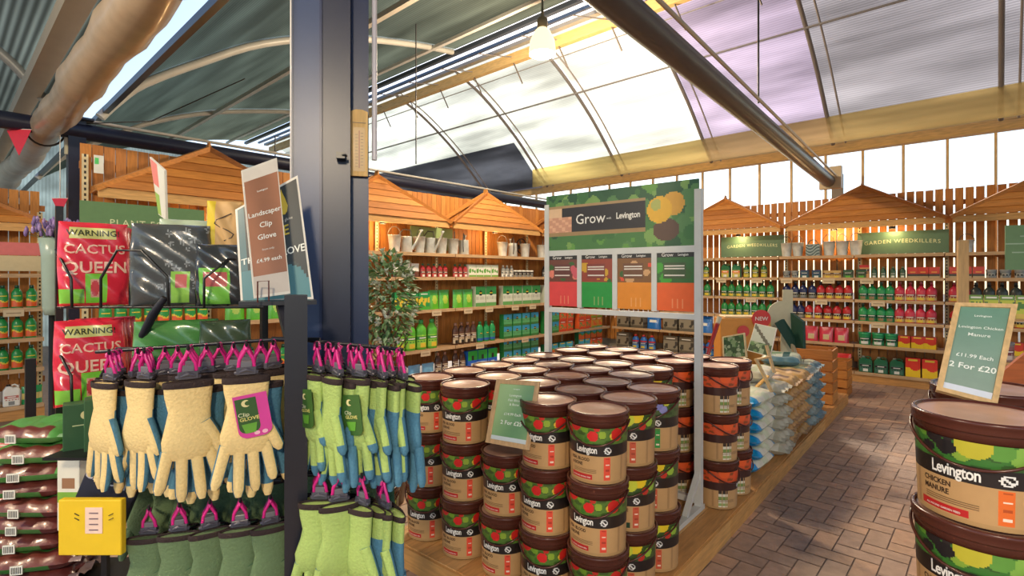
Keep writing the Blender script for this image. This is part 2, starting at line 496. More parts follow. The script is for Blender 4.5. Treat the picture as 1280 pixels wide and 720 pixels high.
x, y = W(468, 2.05); b = MB(); b.tube([(x, y, 2.05), (x, y, 3.3)], .010, 8, L(196, 192, 200)); struct(b, 'cable_pipe', V_STEEL)

# ------------------------------------------------------------------ outer walls: glazing over the fence
WYB = 9.98
b = MB(); b.box((-3, WYB + .06, .35), (27, .08, .7), L(150, 140, 124)); struct(b, 'wall_back', plain('painted base wall', L(158, 146, 128), .8, noise=.1))
b = MB(); b.box((-16, 1, 2.6), (.08, 22, 5.2)); struct(b, 'wall_left', sheet_mat('end wall sheet', L(190, 200, 200), .35, 0, .2, 5))
GL = glass_mat('window glass', (.97, .99, 1.0), .06)
k = 0; x = -15.6
while x < 7:
    k += 1; x1 = x + .52
    b = MB(); b.box(((x + x1) / 2, WYB, 2.15), (x1 - x - .03, .008, 2.9)); o = struct(b, 'window_%d' % k, GL)
    b = MB(); b.box((0, 0, 0), (.034, .05, 2.95), L(206, 178, 132)); f = b.build('mullion', V_WOODZ, o, ((x1), WYB - .01, 2.15))
    x = x1
along('wall_plate', WYB - .30, 3.62, .16, .14, L(226, 190, 126), mat=V_WOODX)
along('wall_plate', WYB - .16, 3.78, .12, .08, L(196, 170, 120), mat=V_WOODX)
along('eave_board', 9.10, 3.80, .03, .40, L(222, 196, 140), x0=-7.7, mat=sheet_mat('tan eave sheet', L(252, 238, 196), .46, 1, .12, 3.0))

# ------------------------------------------------------------------ slatted fences behind the shelves
ORG = [L(190, 124, 54), L(180, 114, 48), L(198, 132, 62), L(172, 108, 46), L(186, 120, 58)]
def fence(label, p0, dr, length, pitch, gap, z0, z1, nrm, name='slatted_timber_fence'):
    b = MB(); n = int(length / pitch)
    rot = Matrix.Rotation(atan2(dr[1], dr[0]), 3, 'Z')
    for i in range(n):
        s = (i + .5) * pitch
        b.box((p0[0] + dr[0] * s, p0[1] + dr[1] * s, (z0 + z1) / 2 + random.uniform(-.004, .004)), (pitch - gap, .018, z1 - z0), random.choice(ORG), 0, rot)
    for z in (z0 + .1, 1.9, z1 - .2):
        s = length / 2
        b.box((p0[0] + dr[0] * s - nrm[0] * .024, p0[1] + dr[1] * s - nrm[1] * .024, z), (length, .028, .07), L(176, 112, 54), 0, rot)
    return tag(b.build(name, V_WOODZ), label, 'fence')
fence('orange timber slat fence on the back wall, daylight between its slats', (-6.6, YB + .47), (1, 0), 9.4, .112, .021, .25, 2.86, (0, -1))
fence('closely boarded orange timber fence behind the plant food shelves', (XW - .50, .92), (0, 1), 8.9, .092, .006, .25, 2.86, (1, 0))
fence('orange timber boarding behind the set-back shelves at far left', (-8.55, -2.0), (0, 1), 2.9, .092, .008, .25, 2.62, (1, 0))

# ------------------------------------------------------------------ pitched timber canopies
def canopy(label, o, rz, wd=2.02, z0=2.41, hgt=.56, out=.42, group='pitched timber canopies over the shelves'):
    """o: middle of the foot of the canopy on the fence, front is local -y"""
    t = thing('timber_canopy', label, 'canopy', (o[0], o[1], z0), rz)
    n = 6; b = MB()
    hw = wd / 2
    for i in range(n):
        za, zb = hgt * i / n, hgt * (i + 1) / n
        ya, yb = -out * (1 - i / n * .8), -out * (1 - (i + 1) / n * .8)
        wa, wb = hw * (1 - i / n), hw * (1 - (i + 1) / n)
        c = random.choice(ORG)
        b.add([(-wa, ya - .012, za), (wa, ya - .012, za), (wb, yb, zb), (-wb, yb, zb), (-wa, ya + .012, za), (wa, ya + .012, za), (wb, yb + .018, zb), (-wb, yb + .018, zb)],
              [(0, 1, 2, 3), (5, 4, 7, 6), (1, 0, 4, 5)], c)
    b.build('weatherboard', V_WOODX, t)
    for s in (-1, 1):
        b = MB(); b.bar((s * (hw + .03), -out - .02, -.02), (0, -out * .2 - .01, hgt + .012), .05, .028, random.choice(ORG), 0, (0, 1, .4))
        b.bar((s * (hw + .02), -.03, .0), (0, -.03, hgt + .01), .06, .02, random.choice(ORG), 0, (0, 1, 0))
        b.build('barge_board', V_WOODX, t)
    b = MB(); b.box((0, -out + .02, -.05), (wd + .02, .022, .09), L(204, 158, 96)); b.box((0, -out / 2, -.012), (wd, out - .05, .014), L(176, 116, 58)); b.build('fascia', V_WOODX, t)
    b = MB(); b.add([(-.03, -out * .2 - .02, hgt - .02), (.03, -out * .2 - .02, hgt - .02), (0, -out * .2 - .02, hgt + .09), (-.03, -.02, hgt - .02), (.03, -.02, hgt - .02), (0, -.02, hgt + .09)], [(0, 1, 2), (4, 3, 5), (1, 4, 5, 2), (3, 0, 2, 5), (0, 3, 4, 1)], L(206, 142, 74)); b.build('finial', V_WOODX, t)
    return t
LB0 = .95; BAY = 1.06
fy = XW - .49
for q, lab in enumerate(['orange pitched timber canopy above the plant food sign', 'orange pitched timber canopy above galvanised cans just past the dark blue pillar',
                         'pitched timber canopy third along left wall, above grey jars', 'pitched timber canopy nearest the room corner on left wall']):
    canopy(lab, (fy, LB0 + BAY * (2 * q + 1)), PI / 2)
BB0 = -3.70 - BAY
for q, lab in enumerate(['brown pitched timber canopy half behind the grey poster frame', 'wide brown pitched timber canopy in middle of the back wall', 'brown pitched timber canopy at far right of the back wall']):
    canopy(lab, (BB0 + BAY * (2 * q + 1) + .04, YB + .46), 0, z0=2.43)
canopy('small timber canopy over the set-back shelves at far left', (-8.52, -.15), PI / 2, 2.1, 2.2, .5)

# ------------------------------------------------------------------ shelving
SHELF_TAN = L(176, 138, 98)
def bay(label, o, rz, zs, wd=BAY, depth=.42, name='shelving_bay', upright_last=False, tags=(), up=2.36):
    """o: front left floor corner seen from the front; local x along the run, local y to the back"""
    t = thing(name, label, 'shelving', (o[0], o[1], 0), rz)
    for z in zs:
        b = MB(); b.box((wd / 2, depth / 2, z - .016), (wd - .012, depth, .024), SHELF_TAN); b.box((wd / 2, -.006, z - .016), (wd - .012, .012, .045), L(190, 156, 116))
        b.build('shelf', V_WOODX, t)
    for x in ((0, wd) if upright_last else (0,)):
        b = MB()
        b.box((x, depth + .008, up / 2), (.05, .012, up), L(214, 190, 140))
        b.grid(lambda u, v: (x - .024 + .048 * u, depth + .0015, up * v), 3, 104, lambda u, v: L(40, 30, 22) if (.33 < u < .67 and int(v * 104) % 2) else L(222, 204, 160))
        b.build('perforated_upright', V_STEEL, t)
    b = MB(); b.box((wd / 2, .03, .066), (wd, .025, .13), L(196, 142, 80)); b.build('plinth', V_WOODX, t)
    for (x, z) in tags:
        b = MB(); b.box((x, -.018, z - .05), (.17, .004, .075), L(206, 186, 152)); b.box((x, -.0208, z - .05), (.12, .001, .012), L(150, 130, 104)); b.build('price_card', V_CARD, t)
    return t
ZL = [.155, .565, 1.12, 1.58, 1.92]
ZBK = [.155, .565, .92, 1.24, 1.57, 1.915]
nL = 8
for k in range(nL):
    y0 = LB0 + BAY * k
    bay('timber shelving bay, %s of eight along the left wall' % ORD[k], (XW, y0), PI / 2, ZL, upright_last=(k == nL - 1), up=2.36 if k else 2.75, tags=[(.25, 1.12), (.7, 1.12), (.5, .565)] if k in (3, 4, 5) else ())
bxs = [BB0 - BAY + k * BAY for k in range(8)]
bl = ['timber shelving bay in the corner where the two walls meet', 'timber shelving bay on back wall behind grey poster frame', 'back wall shelving bay of green weedkillers under a green sign',
      'back wall shelving bay of red sprays under galvanised cans', 'back wall shelving bay of green tubs and red boxes', 'back wall shelving bay of grey tubs beside leaning price sign',
      'back wall shelving bay hidden behind the wooden display unit', 'last back wall shelving bay at the far right']
for k in range(8):
    bay(bl[k], (bxs[k], YB), 0, ZBK if k > 0 else ZL, upright_last=(k == 7), tags=[(.12, 1.57), (.72, 1.57), (.62, 1.24)] if k in (2, 3) else ([(.16, 1.57), (.3, 1.24), (.3, .92)] if k == 4 else ()))
for k in range(2):
    bay('dark set-back shelving bay at far left, %s' % ['nearer the camera', 'beside the dark steel post'][k], (-8.0, -1.28 + BAY * k), PI / 2, [.155, .56, .90, 1.24, 1.62], upright_last=(k == 1), tags=[(.6, .9), (.8, 1.24), (.5, .56)])
# ------------------------------------------------------------------ shelf goods
def wrap(rx, ry, z0, z1, a0=-75, a1=75):
    def f(u, v):
        a = R(a0 + (a1 - a0) * u)
        return (rx * sin(a), -ry * cos(a), z0 + (z1 - z0) * v)
    return f
def lab_fn(base, band, accent, top):
    """a label: base, a band with strokes standing for small print, an accent patch"""
    def f(u, v):
        if v > .78: return top
        if .52 < v < .72: return band if not (.2 < u < .8 and .58 < v < .66) else L(238, 236, 226)
        if v < .30 and .25 < u < .75: return accent
        if .36 < v < .46 and int(u * 14) % 3: return band
        return base
    return f
def make_spray(body, lab, trig):
    def mk():
        b = MB()
        b.lathe([(0, 0), (.042, 0), (.046, .006), (.047, .125), (.044, .15), (.026, .178), (.014, .19), (.014, .205), (0, .205)], 18, body, sx=1, sy=.68)
        o = b.build('spray_bottle', V_PLASTIC)
        b = MB(); b.grid(wrap(.0476, .0326, .016, .118), 14, 12, lab, smooth=True); b.build('label', V_PRINT, o)
        b = MB(); b.lathe([(0, .198), (.017, .198), (.017, .215), (.012, .222), (0, .222)], 12, trig)
        b.box((0, .004, .234), (.026, .062, .026), trig); b.box((0, -.036, .236), (.014, .022, .014), trig); b.bar((0, -.02, .224), (0, -.036, .196), .010, .008, trig)
        b.build('trigger_head', V_PLASTIC, o)
        return o
    return mk
def make_bottle(body, lab, capc, h=.25, r=.045, name='plastic_bottle'):
    def mk():
        b = MB()
        b.lathe([(0, 0), (r * .93, 0), (r, .008), (r, h * .62), (r * .94, h * .70), (r * .5, h * .84), (r * .34, h * .87), (r * .34, h * .9), (0, h * .9)], 18, body, sx=1, sy=.72)
        o = b.build(name, V_PLASTIC)
        b = MB(); b.grid(wrap(r * 1.012, r * .735, h * .08, h * .6), 14, 14, lab, smooth=True); b.build('label', V_PRINT, o)
        b = MB(); b.lathe([(0, h * .87), (r * .42, h * .87), (r * .42, h * .995), (r * .36, h), (0, h)], 12, capc); b.build('cap', V_PLASTIC, o)
        return o
    return mk
def make_jerry(body, lab, capc, h=.26, wd=.13, dp=.09, name='jerrycan'):
    def mk():
        b = MB()
        poly = [(-wd / 2, 0), (wd / 2, 0), (wd / 2, h * .74), (wd * .34, h * .86), (wd * .06, h * .86), (-wd * .04, h * .93), (-wd * .30, h * .93), (-wd / 2, h * .74)]
        m = Matrix.Translation((0, dp / 2, 0)) @ Matrix.Rotation(PI / 2, 4, 'X')
        b.prism(poly, m, dp, body)
        o = b.build(name, V_PLASTIC, bevel=.010)
        b = MB(); b.grid(lambda u, v: (wd * (.84 * u - .42), -dp / 2 - .0012, h * (.07 + .6 * v)), 14, 14, lab); b.build('label', V_PRINT, o)
        b = MB(); b.tube([(wd * .38, 0, h * .74), (wd * .36, 0, h * .92), (wd * .18, 0, h * .98), (0, 0, h * .95)], .009, 8, body); b.build('handle', V_PLASTIC, o)
        b = MB(); b.lathe([(0, h * .92), (wd * .13, h * .92), (wd * .13, h), (0, h)], 12, capc, c=(-wd * .17, 0, 0)); b.build('cap', V_PLASTIC, o)
        return o
    return mk
def make_carton(side, lab, wd=.13, dp=.07, h=.2, name='carton'):
    def mk():
        b = MB(); b.box((0, 0, h / 2), (wd, dp, h), side)
        o = b.build(name, V_CARD, bevel=.0015)
        b = MB(); b.grid(lambda u, v: (wd * (u - .5), -dp / 2 - .0012, h * v), 16, 20, lab)
        b.grid(lambda u, v: (wd / 2 + .0012, dp * (u - .5), h * v), 6, 20, lambda u, v: mixc(lab(.1, v), side, .3)); b.build('printed_face', V_PRINT, o)
        return o
    return mk
def make_pouch(lab, wd=.15, dp=.06, h=.21, name='pouch'):
    def mk():
        b = MB()
        for s in (-1, 1):
            b.grid(lambda u, v: (wd * (u - .5) * (1 - .05 * sin(v * 3)), s * (dp / 2) * (1 - v ** 2.5) * (1 - abs(2 * u - 1) ** 4) * .95 + s * .001, h * v), 16, 18, lab if s < 0 else (lambda u, v: lab(.05, v)), smooth=True, flip=(s > 0))
        o = b.build(name, V_FILM)
        b = MB(); b.box((0, 0, h * .97), (wd * .94, .006, h * .035), lab(.5, .99)); b.build('top_seal', V_FILM, o)
        return o
    return mk
def make_tub(body, lab, lid, r=.06, h=.14, name='plastic_tub'):
    def mk():
        b = MB(); b.lathe([(0, 0), (r * .9, 0), (r * .92, .004), (r, h * .86), (0, h * .86)], 22, body); o = b.build(name, V_PLASTIC)
        b = MB(); b.grid(lambda u, v: tuple([(r * (.925 + .06 * v) + .001) * sin(R(-85 + 170 * u)), -(r * (.925 + .06 * v) + .001) * cos(R(-85 + 170 * u)), h * (.1 + .66 * v)]), 18, 12, lab, smooth=True); b.build('label', V_PRINT, o)
        b = MB(); b.lathe([(r * 1.04, h * .84), (r * 1.05, h * .98), (r * .98, h), (0, h)], 22, lid); b.build('lid', V_PLASTIC, o)
        return o
    return mk
def make_can(galv=L(206, 212, 210)):
    def mk():
        o = thing('watering_can', None, None)
        b = MB(); b.lathe([(0, 0), (.075, 0), (.078, .004), (.07, .17), (.072, .175), (.066, .175), (.066, .02), (0, .02)], 22, galv); b.build('can_body', V_GALV, o)
        b = MB(); b.tube([(.07, 0, .04), (.13, 0, .12), (.19, 0, .22)], [.018, .013, .010], 10, galv); b.lathe([(.010, 0), (.028, .03), (0, .034)], 14, galv, c=(.195, 0, .215)); b.build('spout', V_GALV, o)
        b = MB(); b.tube([(-.07, 0, .04), (-.12, 0, .10), (-.11, 0, .19), (-.04, 0, .25), (.05, 0, .24), (.066, 0, .17)], .007, 8, L(60, 60, 58)); b.build('handle', V_GALV, o)
        return o
    return mk
def make_pail(galv=L(208, 214, 212), r=.085, h=.18):
    def mk():
        o = thing('galvanised_bucket', None, None)
        b = MB(); b.lathe([(0, 0), (r * .75, 0), (r * .75, .004), (r * .9, h * .6), (r * .93, h * .62), (r, h), (r * 1.03, h), (r * .98, h - .004), (r * .74, .02), (0, .02)], 24, galv); b.build('bucket_body', V_GALV, o)
        b = MB(); b.tube([(r * cos(a), -.02 - .0 * a, h * .93 + .1 * sin(a)) for a in [PI * q / 12 for q in range(13)]], .004, 6, L(84, 82, 78)); b.build('handle', V_GALV, o)
        return o
    return mk

GR = L(22, 110, 62); GR2 = L(40, 140, 70); LIME = L(96, 176, 52); DKG = L(18, 66, 46); YEL = L(226, 196, 60); WHT = L(232, 230, 220)
RED = L(190, 36, 42); PNK = L(206, 50, 74); BRN = L(78, 40, 30); BLK = L(26, 26, 28); ORA = L(226, 96, 44); BLU = L(34, 92, 176); CYA = L(60, 170, 200); GREY = L(130, 134, 134); TAN = L(196, 160, 96); NVY = L(34, 44, 92)
def leafy(base, top, mid, low, seed=0):
    rr = random.Random(seed); ds = [(rr.random(), rr.uniform(.3, .62), rr.uniform(.06, .16)) for _ in range(7)]
    def f(u, v):
        if v > .76: return top if not (.18 < u < .82 and .83 < v < .92) else WHT
        for (x, y, r_) in ds:
            if (u - x) ** 2 + (v - y) ** 2 < r_ * r_: return mid
        if v < .2: return low
        return base
    return f
def waved(top, mid, low):
    def f(u, v):
        k = .42 + .09 * sin(u * 6.3 + .6); k2 = k + .13
        if v > .8: return top if not (.2 < u < .8 and .85 < v < .93) else YEL
        return top if v > k2 else (mid if v > k else low)
    return f
def seal(top, base, low):
    """upright pack with a black round seal and a coloured foot"""
    def f(u, v):
        if (u - .5) ** 2 + ((v - .66) * 1.2) ** 2 < .022: return BLK if abs(v - .66) > .02 else YEL
        if v > .62: return top
        if v < .22: return low
        if .36 < v < .5 and int(u * 12) % 2: return mixc(base, BLK, .35)
        return base
    return f

PR = dict(
    g_spray=Proto(make_spray(GR2, lab_fn(L(150, 160, 96), DKG, YEL, GR2), DKG)),
    g_spray2=Proto(make_spray(L(36, 150, 84), lab_fn(L(40, 120, 70), DKG, L(150, 120, 80), L(36, 150, 84)), DKG)),
    n_spray=Proto(make_spray(NVY, lab_fn(L(120, 116, 90), BLK, GREY, NVY), BLK)),
    r_spray=Proto(make_spray(RED, lab_fn(TAN, BLK, YEL, RED), BLK)),
    p_spray=Proto(make_spray(PNK, lab_fn(L(210, 180, 110), L(150, 60, 60), YEL, PNK), L(150, 24, 44))),
    k_spray=Proto(make_spray(L(60, 66, 62), lab_fn(WHT, BLK, GREY, L(60, 66, 62)), BLK)),
    g_jerry=Proto(make_jerry(L(18, 104, 62), lab_fn(L(200, 190, 90), ORA, WHT, L(18, 104, 62)), BLK, .25, .15, .10)),
    gj2=Proto(make_jerry(L(24, 100, 66), lab_fn(L(60, 110, 90), BLK, WHT, L(24, 100, 66)), L(150, 150, 140), .24, .17, .11)),
    yg_bot=Proto(make_bottle(L(30, 110, 66), lab_fn(L(206, 190, 70), DKG, YEL, L(150, 160, 80)), L(200, 196, 160), .24, .05)),
    gy_tub=Proto(make_tub(GREY, lab_fn(L(190, 186, 176), BLK, GREY, GREY), L(150, 150, 146), .055, .12)),
    nv_box=Proto(make_carton(NVY, lab_fn(L(40, 90, 96), NVY, WHT, NVY), .12, .07, .13)),
    tn_box=Proto(make_carton(TAN, lab_fn(L(206, 164, 84), BRN, YEL, TAN), .12, .07, .12)),
    dg_box=Proto(make_carton(DKG, lab_fn(L(60, 100, 50), BLK, LIME, DKG), .13, .07, .13)),
    or_box=Proto(make_carton(L(180, 90, 50), lab_fn(L(206, 150, 90), BRN, ORA, RED), .12, .07, .2)),
    dk_bot=Proto(make_bottle(L(46, 84, 62), lab_fn(L(90, 116, 84), DKG, WHT, L(46, 84, 62)), L(120, 140, 110), .17, .036)),
    rd_box=Proto(make_carton(RED, lambda u, v: (L(200, 52, 36) if v > .42 else (L(60, 50, 46) if v > .2 else L(186, 160, 120))) if not (.25 < u < .75 and .5 < v < .62) else L(224, 150, 60), .12, .07, .16)),
    ry_box=Proto(make_carton(RED, waved(L(206, 52, 34), L(206, 52, 34), L(236, 200, 30)), .14, .08, .17)),
    ry_big=Proto(make_carton(RED, waved(L(222, 50, 30), L(222, 50, 30), L(240, 200, 26)), .17, .10, .27)),
    g_tub=Proto(make_tub(L(34, 142, 84), lab_fn(L(60, 150, 100), DKG, WHT, L(34, 142, 84)), L(40, 150, 90), .078, .19)),
    p_pouch=Proto(make_pouch(lambda u, v: L(206, 178, 120) if (.3 < u < .75 and .18 < v < .5) else (PNK if v < .8 else L(190, 36, 60)), .2, .09, .24)),
    r_bag=Proto(make_pouch(lambda u, v: L(200, 190, 170) if (.25 < u < .8 and .1 < v < .35) else L(214, 36, 40), .22, .10, .25)),
    br_pouch=Proto(make_pouch(lambda u, v: WHT if v > .45 else L(96, 52, 40), .14, .06, .2)),
    wg_pack=Proto(make_carton(WHT, leafy(WHT, L(206, 220, 196), L(96, 160, 70), L(120, 170, 80), 3), .16, .07, .2)),
    r_bot=Proto(make_bottle(L(176, 44, 50), lab_fn(L(196, 70, 60), DKG, WHT, L(150, 60, 60)), L(40, 100, 70), .2, .042)),
    gy_bot=Proto(make_bottle(L(150, 152, 146), lab_fn(WHT, BLK, GREY, L(150, 152, 146)), WHT, .2, .042)),
    jar=Proto(make_tub(L(70, 62, 56), lab_fn(L(150, 140, 120), BLK, GREY, L(70, 62, 56)), WHT, .045, .12, 'small_jar')),
    k_bot=Proto(make_bottle(BLK, lab_fn(L(60, 60, 60), GREY, WHT, BLK), L(60, 60, 58), .2, .042)),
    gy_pack=Proto(make_carton(GR, leafy(L(40, 150, 70), L(30, 150, 80), YEL, L(70, 170, 60), 5), .19, .08, .26)),
    g_pouch=Proto(make_pouch(lambda u, v: L(170, 200, 70) if (u - .5) ** 2 + (v - .5) ** 2 < .05 else (L(90, 180, 44) if v < .75 else L(60, 150, 50)), .2, .08, .28)),
    y_pouch=Proto(make_pouch(lambda u, v: L(196, 204, 50) if v > .3 else L(90, 160, 60), .16, .06, .18)),
    wg_box=Proto(make_carton(L(196, 204, 184), seal(L(40, 130, 70), L(206, 212, 196), L(96, 160, 90)), .22, .1, .32)),
    big_g=Proto(make_bottle(L(96, 186, 60), lab_fn(L(150, 206, 70), L(50, 140, 60), YEL, L(96, 186, 60)), L(50, 150, 80), .42, .085)),
    brn_bot=Proto(make_bottle(L(70, 44, 34), lab_fn(L(206, 190, 160), BRN, BLK, L(90, 60, 46)), L(150, 110, 90), .33, .055)),
    md_g=Proto(make_bottle(L(36, 150, 80), seal(L(30, 150, 90), L(46, 150, 100), BLU), L(40, 120, 70), .32, .06)),
    gb_box=Proto(make_carton(L(34, 130, 60), seal(L(52, 150, 190), L(90, 170, 110), L(60, 120, 60)), .2, .1, .2)),
    blu_box=Proto(make_carton(L(24, 96, 190), lambda u, v: (BLK if (u - .5) ** 2 + (v - .62) ** 2 < .02 else (L(24, 160, 60) if v > .52 else L(30, 96, 200))) if not (.3 < u < .7 and .2 < v < .36) else WHT, .2, .1, .29)),
    cy_pack=Proto(make_pouch(lambda u, v: L(110, 170, 206) if v > .4 else (WHT if v > .25 else L(206, 90, 110)), .22, .1, .2)),
    or_pack=Proto(make_carton(ORA, leafy(L(226, 96, 50), L(190, 70, 50), L(96, 150, 80), L(206, 70, 44), 8), .19, .1, .2)),
    oy_pack=Proto(make_carton(ORA, leafy(L(206, 150, 60), L(190, 120, 50), L(226, 96, 50), L(130, 150, 60), 9), .19, .1, .2)),
    gob_pack=Proto(make_carton(GR, waved(CYA, L(90, 170, 70), L(230, 110, 50)), .19, .1, .21)),
    grey_pack=Proto(make_carton(L(120, 112, 96), leafy(L(140, 130, 110), L(90, 80, 66), L(60, 54, 46), L(96, 88, 72), 4), .28, .16, .3)),
    blue_bag=Proto(make_pouch(lambda u, v: WHT if (.25 < u < .75 and .45 < v < .62) else L(36, 110, 190), .3, .14, .3)),
    bl_bot=Proto(make_bottle(L(50, 110, 190), lab_fn(L(90, 150, 206), NVY, YEL, RED), L(200, 50, 40), .28, .075)),
    gog=Proto(make_bottle(L(34, 140, 70), waved(L(40, 150, 70), YEL, ORA), L(20, 70, 50), .26, .048)),
    w_jug=Proto(make_jerry(L(232, 230, 222), lab_fn(WHT, L(190, 110, 100), GREY, WHT), L(40, 40, 40), .24, .14, .09)),
    g_bag=Proto(make_pouch(lambda u, v: L(206, 190, 120) if .3 < v < .6 else L(40, 150, 90), .18, .09, .2)),
)
DESC = dict(g_spray='green weedkiller spray bottle', g_spray2='emerald green spray bottle', n_spray='dark blue spray bottle', r_spray='red spray bottle', p_spray='pinkish red spray bottle',
    k_spray='grey black spray bottle', g_jerry='green jerrycan with yellow label', gj2='dark green jerrycan', yg_bot='green bottle with yellow label', gy_tub='small grey tub', nv_box='small navy carton',
    tn_box='small tan carton', dg_box='small dark green carton', or_box='tall orange tan carton', dk_bot='small grey green bottle', rd_box='red carton with dark foot', ry_box='small red and yellow carton',
    ry_big='tall red and yellow carton', g_tub='green lidded tub', p_pouch='pink red pouch', r_bag='bright red bag', br_pouch='white and brown pouch', wg_pack='white leaf printed carton', r_bot='red bottle with green cap',
    gy_bot='pale grey bottle', jar='small dark jar with white lid', k_bot='black bottle', gy_pack='green carton with yellow spots', g_pouch='lime green pouch', y_pouch='yellow green pouch',
    wg_box='large white and green carton', big_g='big lime green bottle', brn_bot='brown bottle with cream label', md_g='green bottle with blue foot', gb_box='green carton with blue top', blu_box='green over blue carton',
    cy_pack='pale blue pouch', or_pack='orange carton', oy_pack='amber carton', gob_pack='blue green orange carton', grey_pack='large grey brown carton', blue_bag='large blue bag', bl_bot='blue bottle with red cap',
    gog='green and orange plant feed bottle', w_jug='white jug with dark cap', g_bag='green and cream bag')
CATS = dict(spray='spray bottle', jerry='jerrycan', bot='bottle', box='carton', pack='carton', tub='tub', pouch='pouch', bag='bag', jar='jar', jug='jug')
def cat_of(k):
    if k in ('gj2',): return 'jerrycan'
    if k in ('big_g', 'md_g', 'gog'): return 'bottle'
    for q in CATS:
        if q in k: return CATS[q]
    return 'carton'
def fill(bayname, o, rz, z, shelfname, items, yoff=.10, end=1.02, start=.07, jit=.004):
    """items: (kind, count, pitch[, extra gap]) laid from the left along the shelf"""
    x = start
    cnt = {}; tot = {}
    for it in items: tot[it[0]] = tot.get(it[0], 0) + (it[1] if it[0] else 0)
    for it in items:
        k, n, p = it[0], it[1], it[2]
        if not k: x += p * n; continue
        for _ in range(n):
            cnt[k] = cnt.get(k, 0) + 1
            c, s_ = cos(rz), sin(rz); xx = x + p / 2 + random.uniform(-jit, jit); yy = yoff + random.uniform(-jit, jit)
            z_ = z; 
            order = ('%s from left on' % ORD[cnt[k] - 1]) if tot[k] > 1 else 'on'
            PR[k].spawn((o[0] + c * xx - s_ * yy, o[1] + s_ * xx + c * yy, z_ + .0005 - .004), rz + R(random.uniform(-4, 4)), '%s, %s %s, %s' % (DESC[k], order, shelfname, bayname), cat_of(k),
                        '%ss on the %s, %s' % (DESC[k], shelfname, bayname), (1.28, 1.28, 1.12) if 'spray' in k else None)
            x += p
B = lambda k: (bxs[k], YB)
# back wall, bay by bay
bn = {1: 'bay behind poster frame', 2: 'green weedkiller bay', 3: 'red spray bay', 4: 'green tub bay', 5: 'grey tub bay'}
n_ = {z: s for z, s in zip(ZBK, ['floor shelf', 'low shelf', 'waist shelf', 'chest shelf', 'eye shelf', 'top shelf'])}
for z, items in {1.57: [('g_jerry', 2, .185), ('yg_bot', 3, .145)], 1.24: [('g_spray', 7, .128)], .92: [('g_spray', 7, .128)], .565: [('g_spray', 4, .12), ('g_jerry', 2, .18)], .155: [('g_jerry', 5, .18)]}.items():
    fill(bn[2], B(2), 0, z, n_[z], items)
for z, items in {1.57: [('gy_tub', 2, .125), ('nv_box', 2, .17), ('tn_box', 2, .13), ('dg_box', 2, .17)], 1.24: [('n_spray', 4, .125), ('r_spray', 4, .125)], .92: [('n_spray', 3, .11), ('r_spray', 5, .13)], .565: [(None, 1, .32), ('p_pouch', 3, .21)], .155: [(None, 1, .30), ('r_bag', 3, .225)]}.items():
    fill(bn[3], B(3), 0, z, n_[z], items, start=.03)
for z, items in {1.57: [('or_box', 1, .14), ('dk_bot', 4, .115), ('rd_box', 3, .122)], 1.24: [('g_spray2', 4, .112), ('p_spray', 4, .122)], .92: [('g_spray2', 4, .112), ('p_spray', 4, .12)], .565: [('g_tub', 3, .165), ('ry_box', 3, .145)], .155: [('gj2', 3, .19), ('ry_big', 2, .19)]}.items():
    fill(bn[4], B(4), 0, z, n_[z], items, start=.04)
for z, items in {1.57: [('rd_box', 3, .122), ('gy_tub', 3, .14)], 1.24: [('p_spray', 2, .11), ('k_spray', 5, .13)], .92: [('r_spray', 7, .13)], .565: [('ry_box', 6, .15)], .155: [('ry_big', 5, .19)]}.items():
    fill(bn[5], B(5), 0, z, n_[z], items, start=.04)
nl_ = {z: s for z, s in zip(ZL, ['floor shelf', 'low shelf', 'middle shelf', 'eye shelf', 'top shelf'])}
for z, items in {.565: [('grey_pack', 2, .32), ('blue_bag', 1, .32)], .155: [('grey_pack', 2, .32), ('bl_bot', 2, .17)], 1.57: [('yg_bot', 6, .15)], 1.24: [('g_spray', 7, .13)]}.items():
    fill(bn[1], B(1), 0, z, n_[z], items, start=.04)
fill('wall corner bay', B(0), 0, .565, 'low shelf', [('grey_pack', 2, .33), ('blue_bag', 1, .32)])
fill('wall corner bay', B(0), 0, .155, 'floor shelf', [('grey_pack', 1, .33), ('bl_bot', 3, .18)])
